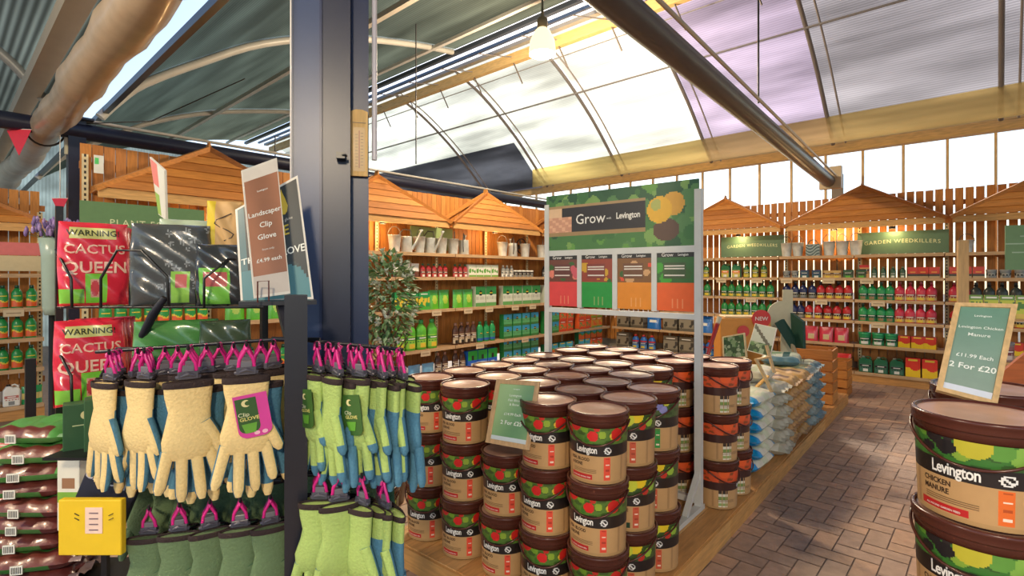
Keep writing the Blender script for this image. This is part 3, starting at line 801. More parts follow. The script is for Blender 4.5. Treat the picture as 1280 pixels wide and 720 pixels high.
# left wall
A = lambda k: (XW, LB0 + BAY * k)
ln = {0: 'plant food bay', 1: 'bay by the pillar', 2: 'bay hidden by the pillar', 3: 'first bay past pillar', 4: 'second bay past pillar', 5: 'third bay past pillar', 6: 'fourth bay past pillar', 7: 'left bay by corner'}
for k, rows in {
    0: {1.58: [('gog', 8, .115)], 1.12: [('gog', 8, .115)], .565: [('gog', 4, .115), ('g_bag', 2, .2)]},
    1: {1.58: [('gog', 8, .115)], 1.12: [('g_pouch', 4, .22)], .565: [('gog', 8, .115)]},
    3: {1.58: [('br_pouch', 3, .15), ('r_bot', 5, .105)], 1.12: [('gy_pack', 3, .2), ('g_pouch', 2, .2)], .565: [('big_g', 4, .19), (None, 1, .06)], .155: [('cy_pack', 3, .24), ('brn_bot', 2, .13)]},
    4: {1.58: [('r_bot', 3, .1), ('wg_pack', 4, .165)], 1.12: [('g_pouch', 2, .21), ('wg_box', 2, .24)], .565: [('brn_bot', 4, .125), ('md_g', 3, .14)], .155: [('brn_bot', 2, .13), ('blu_box', 3, .22)]},
    5: {1.58: [('gy_bot', 3, .1), ('jar', 5, .1)], 1.12: [('wg_box', 4, .24)], .565: [('gb_box', 4, .23)], .155: [('gb_box', 4, .23)]},
    6: {1.58: [('k_bot', 8, .11)], 1.12: [('wg_box', 4, .24)], .565: [('gb_box', 2, .23), ('or_pack', 2, .22)], .155: [('gob_pack', 4, .22)]},
    7: {1.58: [('k_bot', 8, .11)], 1.12: [('wg_box', 4, .24)], .565: [('or_pack', 2, .21), ('oy_pack', 2, .21)], .155: [('gob_pack', 2, .21), ('or_pack', 2, .21)]}}.items():
    for z, items in rows.items():
        fill(ln[k], A(k), PI / 2, z, nl_[z], items, start=.04, yoff=.11)
def second_tier(o, rz, z, kinds, shelf, bayname, h, n=4, p=.23, start=.04):
    for q in range(n):
        k = kinds[q]; xx = start + p * (q + .5); c, s_ = cos(rz), sin(rz)
        PR[k].spawn((o[0] + c * xx - s_ * .11, o[1] + s_ * xx + c * .11, z + h), rz, '%s, upper layer, %s from left, %s, %s' % (DESC[k], ORD[q], shelf, bayname), 'carton', 'upper cartons on the %s, %s' % (shelf, bayname))
second_tier(A(5), PI / 2, .565, ['gb_box'] * 4, 'low shelf', ln[5], .198)
second_tier(A(6), PI / 2, .565, ['gb_box', 'gb_box', 'or_pack', 'or_pack'], 'low shelf', ln[6], .198)
second_tier(A(7), PI / 2, .565, ['or_pack', 'or_pack', 'oy_pack', 'oy_pack'], 'low shelf', ln[7], .198, p=.21)
second_tier(A(7), PI / 2, .155, ['gob_pack', 'gob_pack', 'gob_pack', 'gob_pack'], 'floor shelf', ln[7], .208, p=.21)
second_tier(A(5), PI / 2, .155, ['gb_box'] * 4, 'floor shelf', ln[5], .198)
# set-back bays at far left
for k in range(2):
    o = (-8.0, -1.28 + BAY * k); nm = ['nearer set-back bay', 'set-back bay by post'][k]
    fill(nm, o, PI / 2, 1.24, 'upper shelf', [('gog', 8, .118)]); fill(nm, o, PI / 2, .90, 'middle shelf', [('gog', 8, .118)]); fill(nm, o, PI / 2, .56, 'lower shelf', [('gog', 8, .118)])
    fill(nm, o, PI / 2, .155, 'floor shelf', [('w_jug', 5, .16), ('g_bag', 1, .18)])
# galvanised cans and pails on the top shelves
CAN = Proto(make_can()); PAIL = Proto(make_pail())
for k, xs, nm in ((3, (.12, .32, .54, .74, .95), 'first bay past the pillar'), (4, (.12, .34), 'second bay past the pillar'), (5, (.15, .4, .72), 'third bay past the pillar'), (6, (.12, .5), 'fourth bay past the pillar')):
    for q, xx in enumerate(xs):
        pr_ = CAN if q % 2 else PAIL
        pr_.spawn((XW - .18, LB0 + BAY * k + xx, 1.917), PI / 2 + R(random.uniform(-70, 60)), 'galvanised metal %s, %s along top shelf, %s' % ('watering can' if q % 2 else 'bucket', ORD[q], nm), 'watering can' if q % 2 else 'bucket', 'galvanised ware on left wall top shelf', (1.05, 1.05, 1.35))
for q, (xx, t_) in enumerate(((.10, 0), (.27, 0), (.72, 0), (.90, 0), (1.08, 0))):
    (CAN if t_ else PAIL).spawn((bxs[3] + xx - .03, YB + .18, 1.912), R(random.uniform(-30, 40)), 'galvanised metal %s, %s along top shelf of red spray bay' % ('watering can' if t_ else 'bucket', ORD[q]), 'watering can' if t_ else 'bucket', 'galvanised ware on back wall top shelf', (1.02, 1.02, 1.3))
PAIL.spawn((bxs[5] + .22, YB + .18, 1.912), .3, 'galvanised bucket standing alone on the top shelf above grey tubs', 'bucket')
t = thing('storage_basket', 'grey zebra striped square basket between galvanised buckets on top shelf', 'basket', (bxs[3] + .47, YB + .2, 1.912))
b = MB(); b.grid(lambda u, v: (-.1 + .2 * u, -.09, .2 * v), 24, 24, lambda u, v: L(70, 92, 96) if sin(v * 26 + 5 * sin(u * 5)) > 0 else L(150, 168, 168)); b.box((0, .0, .1), (.198, .178, .2), L(110, 128, 130)); b.build('basket_body', V_CARD, t)
b = MB(); b.tube([(.07 * cos(a), -.05, .2 + .07 * sin(a)) for a in [PI * q / 10 for q in range(11)]], .006, 6, L(60, 66, 66)); b.build('handle', V_CARD, t)

# hanging header signs
SGN = L(92, 128, 84)
def header(label, words, o, rz, wd, h, col=SGN, size=.075, tc=L(206, 214, 170), x0=None, glow=None):
    t = thing('header_sign', label, 'sign', o, rz)
    b = MB(); b.box((0, 0, 0), (wd, .016, h), col); b.build('sign_board', V_CARD, t)
    b = MB()
    for q, wl in enumerate(words):
        b.text(wl, size, lambda x, y: (x + (x0 or 0), -.0095, y + (.02 - .12 * x * x if len(wl) > 14 else 0)), tc, sp=1.15)
    b.build('lettering', plain('sign lettering', tc, .6), t)
    return t
header('wide green PLANT FOOD sign under the first orange canopy', ['PLANT FOOD'], (XW + .02, 1.335, 2.08), PI / 2, .98, .36, size=.082)
header('green sign panel beside galvanised cans past the pillar', [' '], (XW - .36, 5.05, 2.16), PI / 2, .8, .34, L(150, 170, 110))
header('narrower green GARDEN WEEDKILLERS sign beside the grey poster frame', ['GARDEN WEEDKILLERS'], (-3.17, YB + .30, 2.12), 0, 1.06, .36, L(84, 116, 92), .072)
header('green GARDEN WEEDKILLERS sign under middle of back wall', ['GARDEN WEEDKILLERS'], (bxs[4] + .54, YB + .30, 2.10), 0, 1.10, .33, L(84, 116, 92), .078)
header('cream and pink FLOWERING sign at far left', ['FLOWERING'], (-7.97, .0, 1.90), PI / 2, 1.9, .14, L(206, 110, 110), .08, L(240, 220, 200))
header('cream panel below the pink flowering sign', [' '], (-7.98, .0, 1.74), PI / 2, 1.9, .17, L(206, 190, 150))
# round clock-like fan on the left wall
t = thing('wall_fan', 'small round dark wall fan high on the left wall boarding', 'fan', (XW - .35, 7.05, 2.13), PI / 2)
b = MB(); b.tube([(.13 * cos(a), -.02, .13 * sin(a)) for a in [2 * PI * q / 24 for q in range(24)]], .012, 8, L(40, 34, 30), closed=True); b.tube([(.07 * cos(a), -.03, .07 * sin(a)) for a in [2 * PI * q / 20 for q in range(20)]], .004, 6, L(60, 54, 46), closed=True); b.build('guard', V_STEEL, t)
b = MB()
for q in range(4):
    a = q * PI / 2 + .4; b.bar((0, -.012, 0), (.11 * cos(a), -.018, .11 * sin(a)), .045, .006, L(70, 64, 56), 0, (0, 1, 0))
b.build('blades', V_STEEL, t)
b = MB(); b.tube([(0, -.03, 0), (0, .12, 0)], .03, 12, L(50, 46, 42)); b.build('motor', V_STEEL, t)
# warm spot lamps under the canopies
def spot(label, p, power):
    t = thing('spot_lamp', label, 'lamp', p)
    b = MB(); b.lathe([(0, .06), (.03, .06), (.045, 0), (.04, .0), (.026, .05), (0, .05)], 16, L(40, 38, 36)); b.build('lamp_shade', V_STEEL, t)
    b = MB(); b.lathe([(0, .02), (.024, .03), (.0, .05)], 12); b.build('bulb', plain('warm bulb', (1, .7, .35), .5, emit=(1, .62, .25), es=12), t)
    l = bpy.data.lights.new('spot_light', 'POINT'); l.energy = power; l.color = (1, .66, .3); l.shadow_soft_size = .04
    lo = bpy.data.objects.new('spot_light', l); lo.location = (0, 0, -.03); lo.parent = t; C.objects.link(lo)
for lab, p, e in (('small warm spot lamp under first orange canopy', (XW - .14, 2.3, 2.30), 6), ('small warm spot lamp under canopy just past the pillar', (XW - .16, 4.05, 2.30), 7), ('small warm spot lamp over grey jars on left wall', (XW - .16, 6.2, 2.30), 5),
                  ('small warm spot lamp over red spray bay', (bxs[3] + .75, YB + .2, 2.32), 7), ('small warm spot lamp over green tub bay sign', (bxs[4] + .45, YB + .16, 2.30), 4), ('small warm spot lamp over the green weedkiller sign', (-3.35, YB + .16, 2.30), 4)):
    spot(lab, p, e)
# ------------------------------------------------------------------ timber platform with the tubs
PROT = R(2.2)                                     # the platform stands a touch off the room's axes
PM = Matrix.Translation((-1.15, 1.80, 0)) @ Matrix.Rotation(PROT, 4, 'Z')
def PL(x, y, z=0):
    """platform coordinates: x from its right edge (negative inwards), y from its front"""
    return PM @ Vector((x, y, z))
PZ = .12
plat = thing('timber_platform', 'low honey coloured timber platform carrying tubs, poster frame and sacks', 'platform', tuple(PL(0, 0)), PROT)
b = MB()
for q in range(10):
    b.box((-1.42 + .142 * q + .071, 2.975, PZ - .012), (.138, 5.95, .022), random.choice([L(206, 154, 92), L(196, 142, 82), L(214, 164, 104)]))
b.build('deck_board', V_WOODY, plat)
for q in range(4):
    b = MB(); b.box((.0, .744 + 1.4875 * q, PZ / 2 - .004), (.024, 1.482, PZ - .008), random.choice([L(204, 150, 84), L(196, 140, 76), L(210, 158, 92)])); b.build('side_board', V_WOODY, plat)
b = MB(); b.box((-.71, -.006, PZ / 2 - .004), (1.42, .022, PZ - .008), L(206, 152, 88)); b.build('front_board', V_WOODX, plat)
b = MB(); b.box((-1.425, 2.975, PZ / 2 - .004), (.022, 5.95, PZ - .008), L(190, 140, 80)); b.build('side_board', V_WOODY, plat)
b = MB(); b.box((-.71, 5.95, PZ / 2 - .004), (1.42, .022, PZ - .008), L(206, 152, 88)); b.build('back_board', V_WOODX, plat)
pl2 = thing('timber_plinth', 'empty low orange timber plinth between tub stacks and left wall', 'plinth', (-4.35, 3.0, 0))
b = MB()
for q in range(7): b.box((-.43 + .143 * q, 0, .135), (.139, 2.4, .02), random.choice([L(206, 150, 84), L(196, 140, 76)]))
b.build('deck_board', V_WOODY, pl2)
for s in (-1, 1):
    b = MB(); b.box((s * .5, 0, .063), (.022, 2.4, .122), L(214, 150, 66)); b.build('side_board', V_WOODY, pl2)
    b = MB(); b.box((0, s * 1.19, .063), (.978, .022, .122), L(206, 146, 70)); b.build('end_board', V_WOODX, pl2)

# ------------------------------------------------------------------ tubs of feed
KR = L(194, 154, 104); KR2 = L(184, 146, 96)
def disc(s, z, cx, cz, r): return (s - cx) ** 2 + (z - cz) ** 2 < r * r
def make_tubs(var, R0=.128, Hh=.30):
    """a lidded tub; front is local -y, printing wraps round it"""
    ZP0, ZP1, ZB0 = Hh * .565, Hh * .80, Hh * .40   # picture band bottom/top, dark band bottom
    rr = random.Random(hash(var) % 7 if False else len(var))
    def rad(z): return R0 * (.935 + .065 * z / Hh)
    pics = {
        'red': ([(-.09, .86, .030, L(206, 30, 30)), (-.005, .70, .020, L(210, 34, 34)), (.012, .82, .012, L(190, 40, 30)), (.055, .88, .018, L(214, 40, 40)), (.10, .72, .024, L(206, 36, 30)), (-.13, .70, .018, L(196, 40, 34)), (.15, .8, .02, L(214, 60, 40)),
                 (-.04, .80, .015, L(110, 150, 40)), (.035, .72, .014, L(140, 170, 50)), (.08, .7, .012, L(226, 190, 60)), (-.03, .64, .010, L(60, 110, 36))], L(84, 120, 44)),
        'green': ([(.03, .75, .028, L(206, 216, 60)), (.075, .80, .026, L(236, 206, 40)), (.0, .78, .018, L(176, 206, 50)), (-.03, .8, .020, L(206, 44, 34)), (-.07, .7, .024, L(110, 170, 60)), (-.11, .78, .02, L(90, 150, 50)), (.10, .64, .016, L(196, 50, 40)), (-.05, .62, .012, L(220, 70, 50)), (.14, .7, .02, L(150, 190, 60))], L(64, 92, 40)),
        'flower': ([(-.02, .76, .024, L(232, 204, 30)), (.01, .84, .018, L(238, 212, 40)), (.015, .68, .016, L(226, 196, 30)), (-.055, .80, .02, L(236, 206, 36)), (.055, .80, .022, L(128, 132, 200)), (.085, .72, .018, L(150, 150, 210)), (.10, .84, .014, L(206, 206, 70)), (-.10, .72, .024, L(120, 130, 196)), (-.14, .8, .02, L(226, 200, 50))], L(70, 96, 50)),
        'orange': ([(-.06, .8, .03, L(236, 96, 40)), (.03, .74, .026, L(226, 80, 34)), (.09, .8, .03, L(232, 100, 44)), (-.12, .7, .03, L(216, 84, 40))], L(214, 84, 40)),
        'chick': ([(-.075, .80, .016, L(30, 26, 30)), (-.05, .72, .018, L(26, 24, 28)), (-.09, .68, .014, L(34, 30, 32)), (-.045, .84, .014, L(40, 34, 36)), (-.10, .84, .018, L(96, 150, 50)), (0.0, .78, .030, L(190, 182, 50)), (-.02, .68, .016, L(130, 166, 56)), (.045, .76, .022, L(92, 150, 60)), (.085, .72, .024, L(130, 176, 72)), (.11, .84, .02, L(60, 120, 48)), (.14, .7, .02, L(100, 156, 60))], L(56, 116, 44)),
    }
    lst, base = pics[var]
    strip = {'red': L(232, 80, 56), 'green': L(206, 90, 60), 'flower': L(40, 150, 66), 'orange': L(220, 214, 196), 'chick': L(232, 110, 40)}[var]
    def colr(s, zf):
        z = zf * Hh
        a = abs(s)
        if zf > .565:
            if a > .215: 
                return L(206, 84, 44) if a < .31 else (L(150, 160, 120) if int(s * 60) % 2 else L(196, 160, 110))
            for (cx, cz, r_, cc) in lst:
                if disc(s, z, cx, cz * Hh * .98, r_ * 1.15): return cc
            q = sin(s * 90 + zf * 40) + sin(s * 47 - zf * 60)
            return base if q > -.3 else mixc(base, L(40, 60, 26), .6)
        if zf > .40:
            if a > .235: return KR
            if disc(s, z, .058, .482 * Hh, .0150): return L(236, 236, 232) if not disc(s, z, .058, .482 * Hh, .0105) else (L(236, 236, 232) if abs((s - .058) + (z - .482 * Hh)) < .004 else L(30, 28, 28))
            return L(30, 24, 24) if var != 'orange' else L(60, 30, 26)
        if zf < .05: return KR2
        if var == 'orange':
            if -.10 < s < -.035: 
                return [L(236, 232, 216), L(150, 176, 110), L(230, 226, 206), L(120, 150, 80), L(226, 222, 204), L(60, 50, 44)][int(zf / .40 * 6) % 6] if int((s + .1) * 200) % 5 else KR
        else:
            x0 = .040
            if x0 < s < x0 + .030 and .055 < zf < .39:
                ph = (zf * 12) % 1
                if .25 < ph < .5 and .3 < (s - x0) / .03 < .8: return L(250, 226, 206) if int(zf * 12) % 2 else mixc(strip, L(120, 20, 10), .5)
                return strip
            if -.115 < s < -.008 and .06 + (0) < zf < .135 and var in ('red', 'chick'): return L(196, 32, 36)
            if var == 'green' and -.085 < s < .03 and .06 < zf < .15: return L(30, 66, 44)
            if var == 'green' and (disc(s, z, -.06, .21 * Hh, .014) or disc(s, z, -.045, .17 * Hh, .010)): return L(206, 60, 110)
            if var == 'flower' and -.1 < s < -.015 and .06 < zf < .14: return L(36, 34, 34)
        if a > .125 and a < .135: return L(170, 132, 88)
        return KR
    # words on the band and the kraft part
    extra = {'red': [('FISH, BLOOD', -.066, .345, .019, 'L'), ('& BONE', -.080, .275, .019, 'L')], 'green': [('GROWMORE', -.03, .345, .020, 'C')], 'flower': [], 'orange': [], 'chick': [('CHICKEN', -.072, .345, .021, 'L'), ('MANURE', -.074, .268, .021, 'L')]}[var]
    KS = R0 / .128
    def mk():
        o = thing('feed_tub', None, None)
        b = MB(); b.lathe([(0, 0), (rad(0) - .003, 0), (rad(0), .003), (rad(ZP1) , ZP1), (rad(ZP1) + .004, ZP1 + .001), (rad(ZP1) + .005, Hh * .965), (0, Hh * .965)], 40); b.build('tub_body', M_TUB, o)
        b = MB()
        circ = 2 * PI
        b.grid(lambda u, v: ((rad(v * ZP1) + .0012) * sin((u - .5) * circ), -(rad(v * ZP1) + .0012) * cos((u - .5) * circ), .004 + v * (ZP1 - .005)), 190, 56, lambda u, v: colr((u - .5) * circ * .128 * .97, v * .80), smooth=True)
        lb = b.build('printed_label', V_PRINT, o)
        b = MB()
        def on(cx, cz, kx=1.0):
            def f(x, y):
                z = cz * Hh + y; r_ = rad(z) + .0022; a = (cx * KS + x * kx) / (R0 * .97)
                return (r_ * sin(a), -r_ * cos(a), z)
            return f
        if var != 'orange':
            b.text('Levington', .042 * KS ** .5, on(-.034, .488, .63 * KS ** .5), L(246, 244, 238), bold=.022, sp=.92)
        else:
            b.text('Levington', .030, on(.10, .49, .75), L(246, 244, 238), bold=.018, sp=.94)
        for (tx, cx, cz, sz, al) in extra: b.text(tx, sz, on(cx, cz, .85), L(52, 34, 26), bold=.022)
        if var in ('red', 'chick'): b.text('ALL ROUND GARDEN FEED', .0075, on(-.061, .098), L(246, 236, 226), bold=.02)
        for q in range(3): b.grid(lambda u, v: on(-.10 + u * .11, .205 - q * .02)(0, v * .0022), 10, 1, L(120, 92, 62))
        b.build('lettering', V_PRINT, lb)
        b = MB(); rl = rad(Hh) + .004
        b.lathe([(rl - .002, Hh * .885), (rl + .003, Hh * .885), (rl + .004, Hh * .90), (rl + .002, Hh * .955), (rl + .0045, Hh * .96), (rl + .0045, Hh * .985), (rl + .002, Hh * .996), (rl - .003, Hh), (rl - .007, Hh * .996), (rl - .010, Hh * .975)], 44)
        b.lathe([(rl - .010, Hh * .975), (rl * .55, Hh * .978), (rl * .52, Hh * .972), (0, Hh * .972)], 44, mi=1)
        b.build('lid', [M_LID, M_LIDTOP], o)
        b = MB(); rh = rl + .0035
        pts = []
        for q in range(25):
            a = PI * q / 24
            pts.append((rh * cos(a), -rh * sin(a) * 1.01 - .001, Hh * .86 - Hh * .30 * sin(a) ** 1.3))
        b.tube(pts, .0042, 7, L(84, 44, 34)); b.lathe([(0, 0), (.012, .0), (.012, .01), (0, .01)], 10, c=(0, 0, 0)) if False else None
        b.build('bail_handle', M_TUB, o)
        return o
    return mk
TUB = {k: Proto(make_tubs(k)) for k in ('red', 'green', 'flower', 'orange')}
TUB['chick'] = Proto(make_tubs('chick', .155, .285))
TD = dict(red='strawberry printed brown feed tub', green='pepper printed brown feed tub', flower='yellow flower printed feed tub', orange='orange printed brown feed tub', chick='big brown chicken manure tub')
TIER = ['bottom', 'middle', 'top', 'fourth']
def stack(kind, x, y, z, n, where, group, off=-.28, pitch=.30, kinds=None):
    for q in range(n):
        kd = kinds[q] if kinds else kind
        TUB[kd].spawn((x + random.uniform(-.004, .004), y + random.uniform(-.004, .004), z + pitch * q + .001), face_cam(x, y, off + R(random.uniform(-9, 9))), '%s, %s of %s' % (TD[kd], (TIER[q] if n == 3 else (['bottom', 'top'][q] if n == 2 else 'one')), where), 'tub', group)
cols = ['rightmost', 'second from right', 'middle', 'second from left', 'leftmost']
cxs = [-.137, -.412, -.690, -.970, -1.262]
rows = [.18, .46, .735, 1.01, 1.285, 1.66, 1.94]
rown = ['front row', 'second row', 'third row', 'fourth row', 'fifth row', 'sixth row', 'back row']
for r_, yy in enumerate(rows):
    for c_, xx in enumerate(cxs):
        if c_ == 0 and r_ in (3, 4): continue
        p = PL(xx + random.uniform(-.003, .003), yy + random.uniform(-.003, .003) + (0.02 if c_ == 2 and r_ == 0 else 0))
        kd = 'red'
        if r_ >= 1 and c_ == 0: kd = 'green'
        kinds = None
        if r_ == 2 and c_ == 0: kinds = ['green', 'green', 'flower']
        if c_ == 1 and r_ in (3, 4): kd = 'green'
        if r_ >= 5: kd = 'orange'
        n = 2 if (r_ == 0 and c_ == 2) else 3
        stack(kd, p.x, p.y, PZ, n, '%s stack, %s of the platform' % (cols[c_], rown[r_]), 'tubs stacked on the platform', kinds=kinds, off=-.30 if r_ < 5 else .9)
# two more behind the board and the pair by the gloves
p = PL(-.20, 1.965 - .0); 
x, y = W(472, 3.3)
stack('green', x, y, 0.0, 2, 'short pair beside the glove stand', 'tubs stacked in a pair on the floor', kinds=['green', 'green'])
# chicken manure tubs at the right
RXY = [W(1228, 1.50), W(1236, 1.835)]
mp = thing('timber_dais', 'low timber dais under the chicken manure tubs at right', 'platform', (0.17, 2.30, 0), R(2))
b = MB(); b.box((0, 0, .04), (.80, .98, .07), L(200, 150, 88)); b.build('deck', V_WOODY, mp)
for s in (-1, 1):
    b = MB(); b.box((s * .41, 0, .05), (.02, 1.0, .098), L(206, 152, 88)); b.build('side_board', V_WOODY, mp)
for (x, y), nm in zip(RXY, ('nearest right-hand stack', 'stack carrying the price sign')):
    for q in range(4):
        TUB['chick'].spawn((x, y, .0755 + .285 * q + .001), face_cam(x, y, R([-5, 12, -8, -7][q])), '%s, %s of the %s' % (TD['chick'], ['bottom', 'second', 'third', 'top'][q], nm), 'tub', 'chicken manure tubs at the right')
for q in range(4):
    x, y = RXY[1][0] + .345, RXY[1][1] + .06
    TUB['chick'].spawn((x, y, .0755 + .285 * q + .001), face_cam(x, y, R(-10 + 9 * q)), '%s, %s of the stack beyond the price sign' % (TD['chick'], ['bottom', 'second', 'third', 'top'][q]), 'tub', 'chicken manure tubs at the right')

# ------------------------------------------------------------------ poster frame on the platform
fr = thing('poster_frame', 'tall pale grey frame of growing posters standing on the platform', 'display frame', tuple(PL(-.77, 1.47, PZ)), PROT)
FG = L(206, 208, 204)
FW = 1.22; ht = 2.09
for s, nm in ((-1, 'post'), (1, 'post')):
    b = MB(); b.box((s * (FW / 2 - .02), 0, ht / 2 - .03), (.042, .042, ht - .06), FG); b.build('post', V_STEEL, fr)
    b = MB(); f0 = -.44 if s > 0 else -.045
    b.box((s * (FW / 2 - .02), (f0 + .045) / 2, .016), (.045, .045 - f0, .03), FG)
    if s > 0: b.bar((s * (FW / 2 - .02), -.22, .03), (s * (FW / 2 - .02), -.01, .24), .03, .03, FG)
    b.build('foot', V_STEEL, fr)
for z_, h_ in ((1.22, .035), (1.655, .045), (.06, .04)):
    b = MB(); b.box((0, 0, z_), (FW - .08, .034, h_), FG); b.build('crossbar', V_STEEL, fr)
rr = random.Random(5)
pet = [(rr.random(), rr.random(), rr.uniform(.02, .07), random.choice([L(60, 110, 50), L(96, 150, 60), L(40, 84, 44), L(120, 160, 80), L(84, 130, 70)])) for _ in range(90)]
def hero(u, v):
    s = u * 1.22; z = v * .42
    if .74 - .30 * 0 < v + .0 < .80 and u < .70: return L(170, 140, 96)
    if .25 < v < .31 and u < .70: return L(160, 130, 84)
    if (u - .78) ** 2 * 8.4 + (v - .58) ** 2 < .045: return L(226, 176, 40) if (u - .76) ** 2 * 8.4 + (v - .66) ** 2 > .008 else L(170, 176, 90)
    if (u - .86) ** 2 * 8.4 + (v - .66) ** 2 < .035 and v > .45: return L(214, 160, 50)
    if (u - .82) ** 2 * 5 + (v - .26) ** 2 < .03: return L(92, 64, 44)
    if u < .70 and .31 < v < .74: 
        if u < .20 and v < .58: return L(206, 150, 120) if (int(u * 40) + int(v * 20)) % 3 else L(226, 176, 140)
        if u < .12: return L(226, 190, 150)
        return L(44, 36, 32)
    for (cx, cy, r_, cc) in pet:
        if ((u - cx) * 2.9) ** 2 + (v - cy) ** 2 < (r_ * 2) ** 2: return cc
    return L(70, 120, 56) if v < .5 or u < .2 else L(46, 90, 50)
b = MB(); b.box((0, -.008, 1.885), (FW - .03, .016, .42), L(70, 110, 60)); b.grid(lambda u, v: ((u - .5) * (FW - .03), -.0172, 1.675 + .42 * v), 122, 44, hero); hp = b.build('header_poster', V_PRINT, fr)
for wd_ in range(3):
    b = MB()
    if wd_ == 0: b.text('Grow', .105, lambda x, y: (-.20 + x, -.0185, 1.895 + y), L(240, 238, 230), bold=.004)
    elif wd_ == 1: b.text('Levington', .062, lambda x, y: (.105 + x * .8, -.0185, 1.90 + y), L(240, 238, 230), bold=.018, sp=.95)
    else: b.text('with', .022, lambda x, y: (-.045 + x, -.0185, 1.89 + y), L(240, 238, 230))
    b.build('lettering', V_PRINT, hp)
cw = (FW - .08 - .12) / 4
for q, (bt, md, pcs) in enumerate([(L(222, 72, 70), L(150, 60, 60), [L(226, 130, 110), L(206, 90, 100)]), (L(38, 150, 60), L(200, 60, 50), [L(214, 50, 44), L(206, 160, 40)]), (L(226, 140, 36), L(170, 100, 50), [L(226, 80, 50), L(206, 160, 110)]), (L(232, 100, 40), L(60, 130, 60), [L(206, 170, 130), L(70, 160, 50)])]):
    x0 = -(FW / 2 - .04) + q * (cw + .04)
    rr = random.Random(q); bl_ = [(rr.random(), rr.uniform(.5, .8), rr.uniform(.06, .16), rr.choice(pcs + [L(60, 100, 44)])) for _ in range(9)]
    def pos(u, v):
        if v < .47:
            if .04 < v < .2 and .3 < u < .8 and int(u * 30) % 4 == 0: return mixc(bt, L(255, 220, 160), .25)
            return bt
        if v > .90: return L(40, 36, 34)
        if .2 < u < .75 and .56 < v < .80 and int(v * 60) % 3 == 0: return L(226, 220, 206)
        if .18 < u < .78 and .54 < v < .82: return mixc(L(70, 60, 50), md, .3)
        for (cx, cy, r_, cc) in bl_:
            if (u - cx) ** 2 + ((v - cy) * 1.6) ** 2 < r_ * r_: return cc
        return mixc(md, L(50, 70, 36), .5)
    b = MB(); b.box((x0 + cw / 2, -.004, 1.445), (cw, .012, .385), bt); b.grid(lambda u, v: (x0 + cw * u, -.0112, 1.2525 + .385 * v), 30, 44, pos); pp = b.build('poster', V_PRINT, fr)
    b = MB(); b.text('Grow', .034, lambda x, y: (x0 + cw * .28 + x, -.0122, 1.618 + y), L(236, 234, 226), bold=.006); b.text('Levington', .022, lambda x, y: (x0 + cw * .70 + x * .85, -.0122, 1.618 + y), L(236, 234, 226), bold=.012, sp=.95)
    b.build('lettering', V_PRINT, pp)
    if q < 3:
        b = MB(); b.box((x0 + cw + .02, 0, 1.445), (.038, .032, .40), FG); b.build('divider', V_STEEL, fr)

# ------------------------------------------------------------------ leaning price signs
def lean_sign(label, corners, lines, face, frame, texture=None, fw=.1, tc=L(240, 244, 238), strip=None, leg=True, cat='price sign', name='price_sign'):
    """corners: top-left, top-right, bottom-right, bottom-left in room coordinates; a framed board with thickness"""
    TL, TR, BR, BL = corners
    eye = Vector((0, 0, CAM_H)); pn = (TR - TL).cross(BL - TL); ry = BR - eye       # a flat board: fourth corner in the plane of the other three
    BR = eye + ry * ((TL - eye).dot(pn) / ry.dot(pn))
    o = thing(name, label, cat, tuple((BL + BR) / 2))
    base = (BL + BR) / 2
    nx = (TR - TL).normalized(); up = ((TL + TR) / 2 - base).normalized(); nrm = nx.cross(up).normalized()   # faces the viewer
    def q(u, v, d=0.0): return ((BL * (1 - u) + BR * u) * (1 - v) + (TL * (1 - u) + TR * u) * v) - base + nrm * d
    wd = (BR - BL).length; hg = ((TL + TR) / 2 - base).length
    f = fw; fv = fw * wd / hg
    b = MB()
    def slab(u0, v0, u1, v1, d0, d1, col):
        vs = [q(u0, v0, d0), q(u1, v0, d0), q(u1, v1, d0), q(u0, v1, d0), q(u0, v0, d1), q(u1, v0, d1), q(u1, v1, d1), q(u0, v1, d1)]
        b.add(vs, [(3, 2, 1, 0), (4, 5, 6, 7), (0, 1, 5, 4), (1, 2, 6, 5), (2, 3, 7, 6), (3, 0, 4, 7)], col)
    if frame:
        slab(0, 0, f, 1, -.012, .006, frame); slab(1 - f, 0, 1, 1, -.012, .006, frame); slab(f, 0, 1 - f, fv, -.012, .006, frame); slab(f, 1 - fv, 1 - f, 1, -.012, .006, frame)
        b.build('frame', V_WOODZ, o)
        b = MB()
        slab(f * .9, fv * .9, 1 - f * .9, 1 - fv * .9, -.008, .0, face)
        b.grid(lambda u, v: q(f + (1 - 2 * f) * u, fv + (1 - 2 * fv) * v, .0008), 20, 28, (lambda u, v: (strip if (strip and v < .06) else (texture(u, v) if texture else face))))
    else:
        slab(0, 0, 1, 1, -.006, 0, L(226, 222, 212))
        b.grid(lambda u, v: q(.03 + .94 * u, .02 + .96 * v, .0008), 30, 60, texture or (lambda u, v: face))
    pan = b.build('printed_panel', V_PRINT, o)
    for (tx, u, v, sz, bo, *c_) in lines:
        b = MB()
        b.text(tx, sz * hg, lambda x, y: q(u + x / wd, v + y / hg, .0018), c_[0] if c_ else tc, bold=bo)
        b.build('lettering', V_PRINT, pan)
    return o, q, nrm, base
GS = L(84, 128, 92)
def green_grad(u, v): return mixc(L(160, 196, 136), L(100, 150, 104), min(1, max(0, .5 + .5 * sin(3 * u - 2 * v))))
cs = [P3(621, 474, 2.55), P3(675, 477, 2.50), P3(662, 563, 2.42), P3(607, 553, 2.46)]
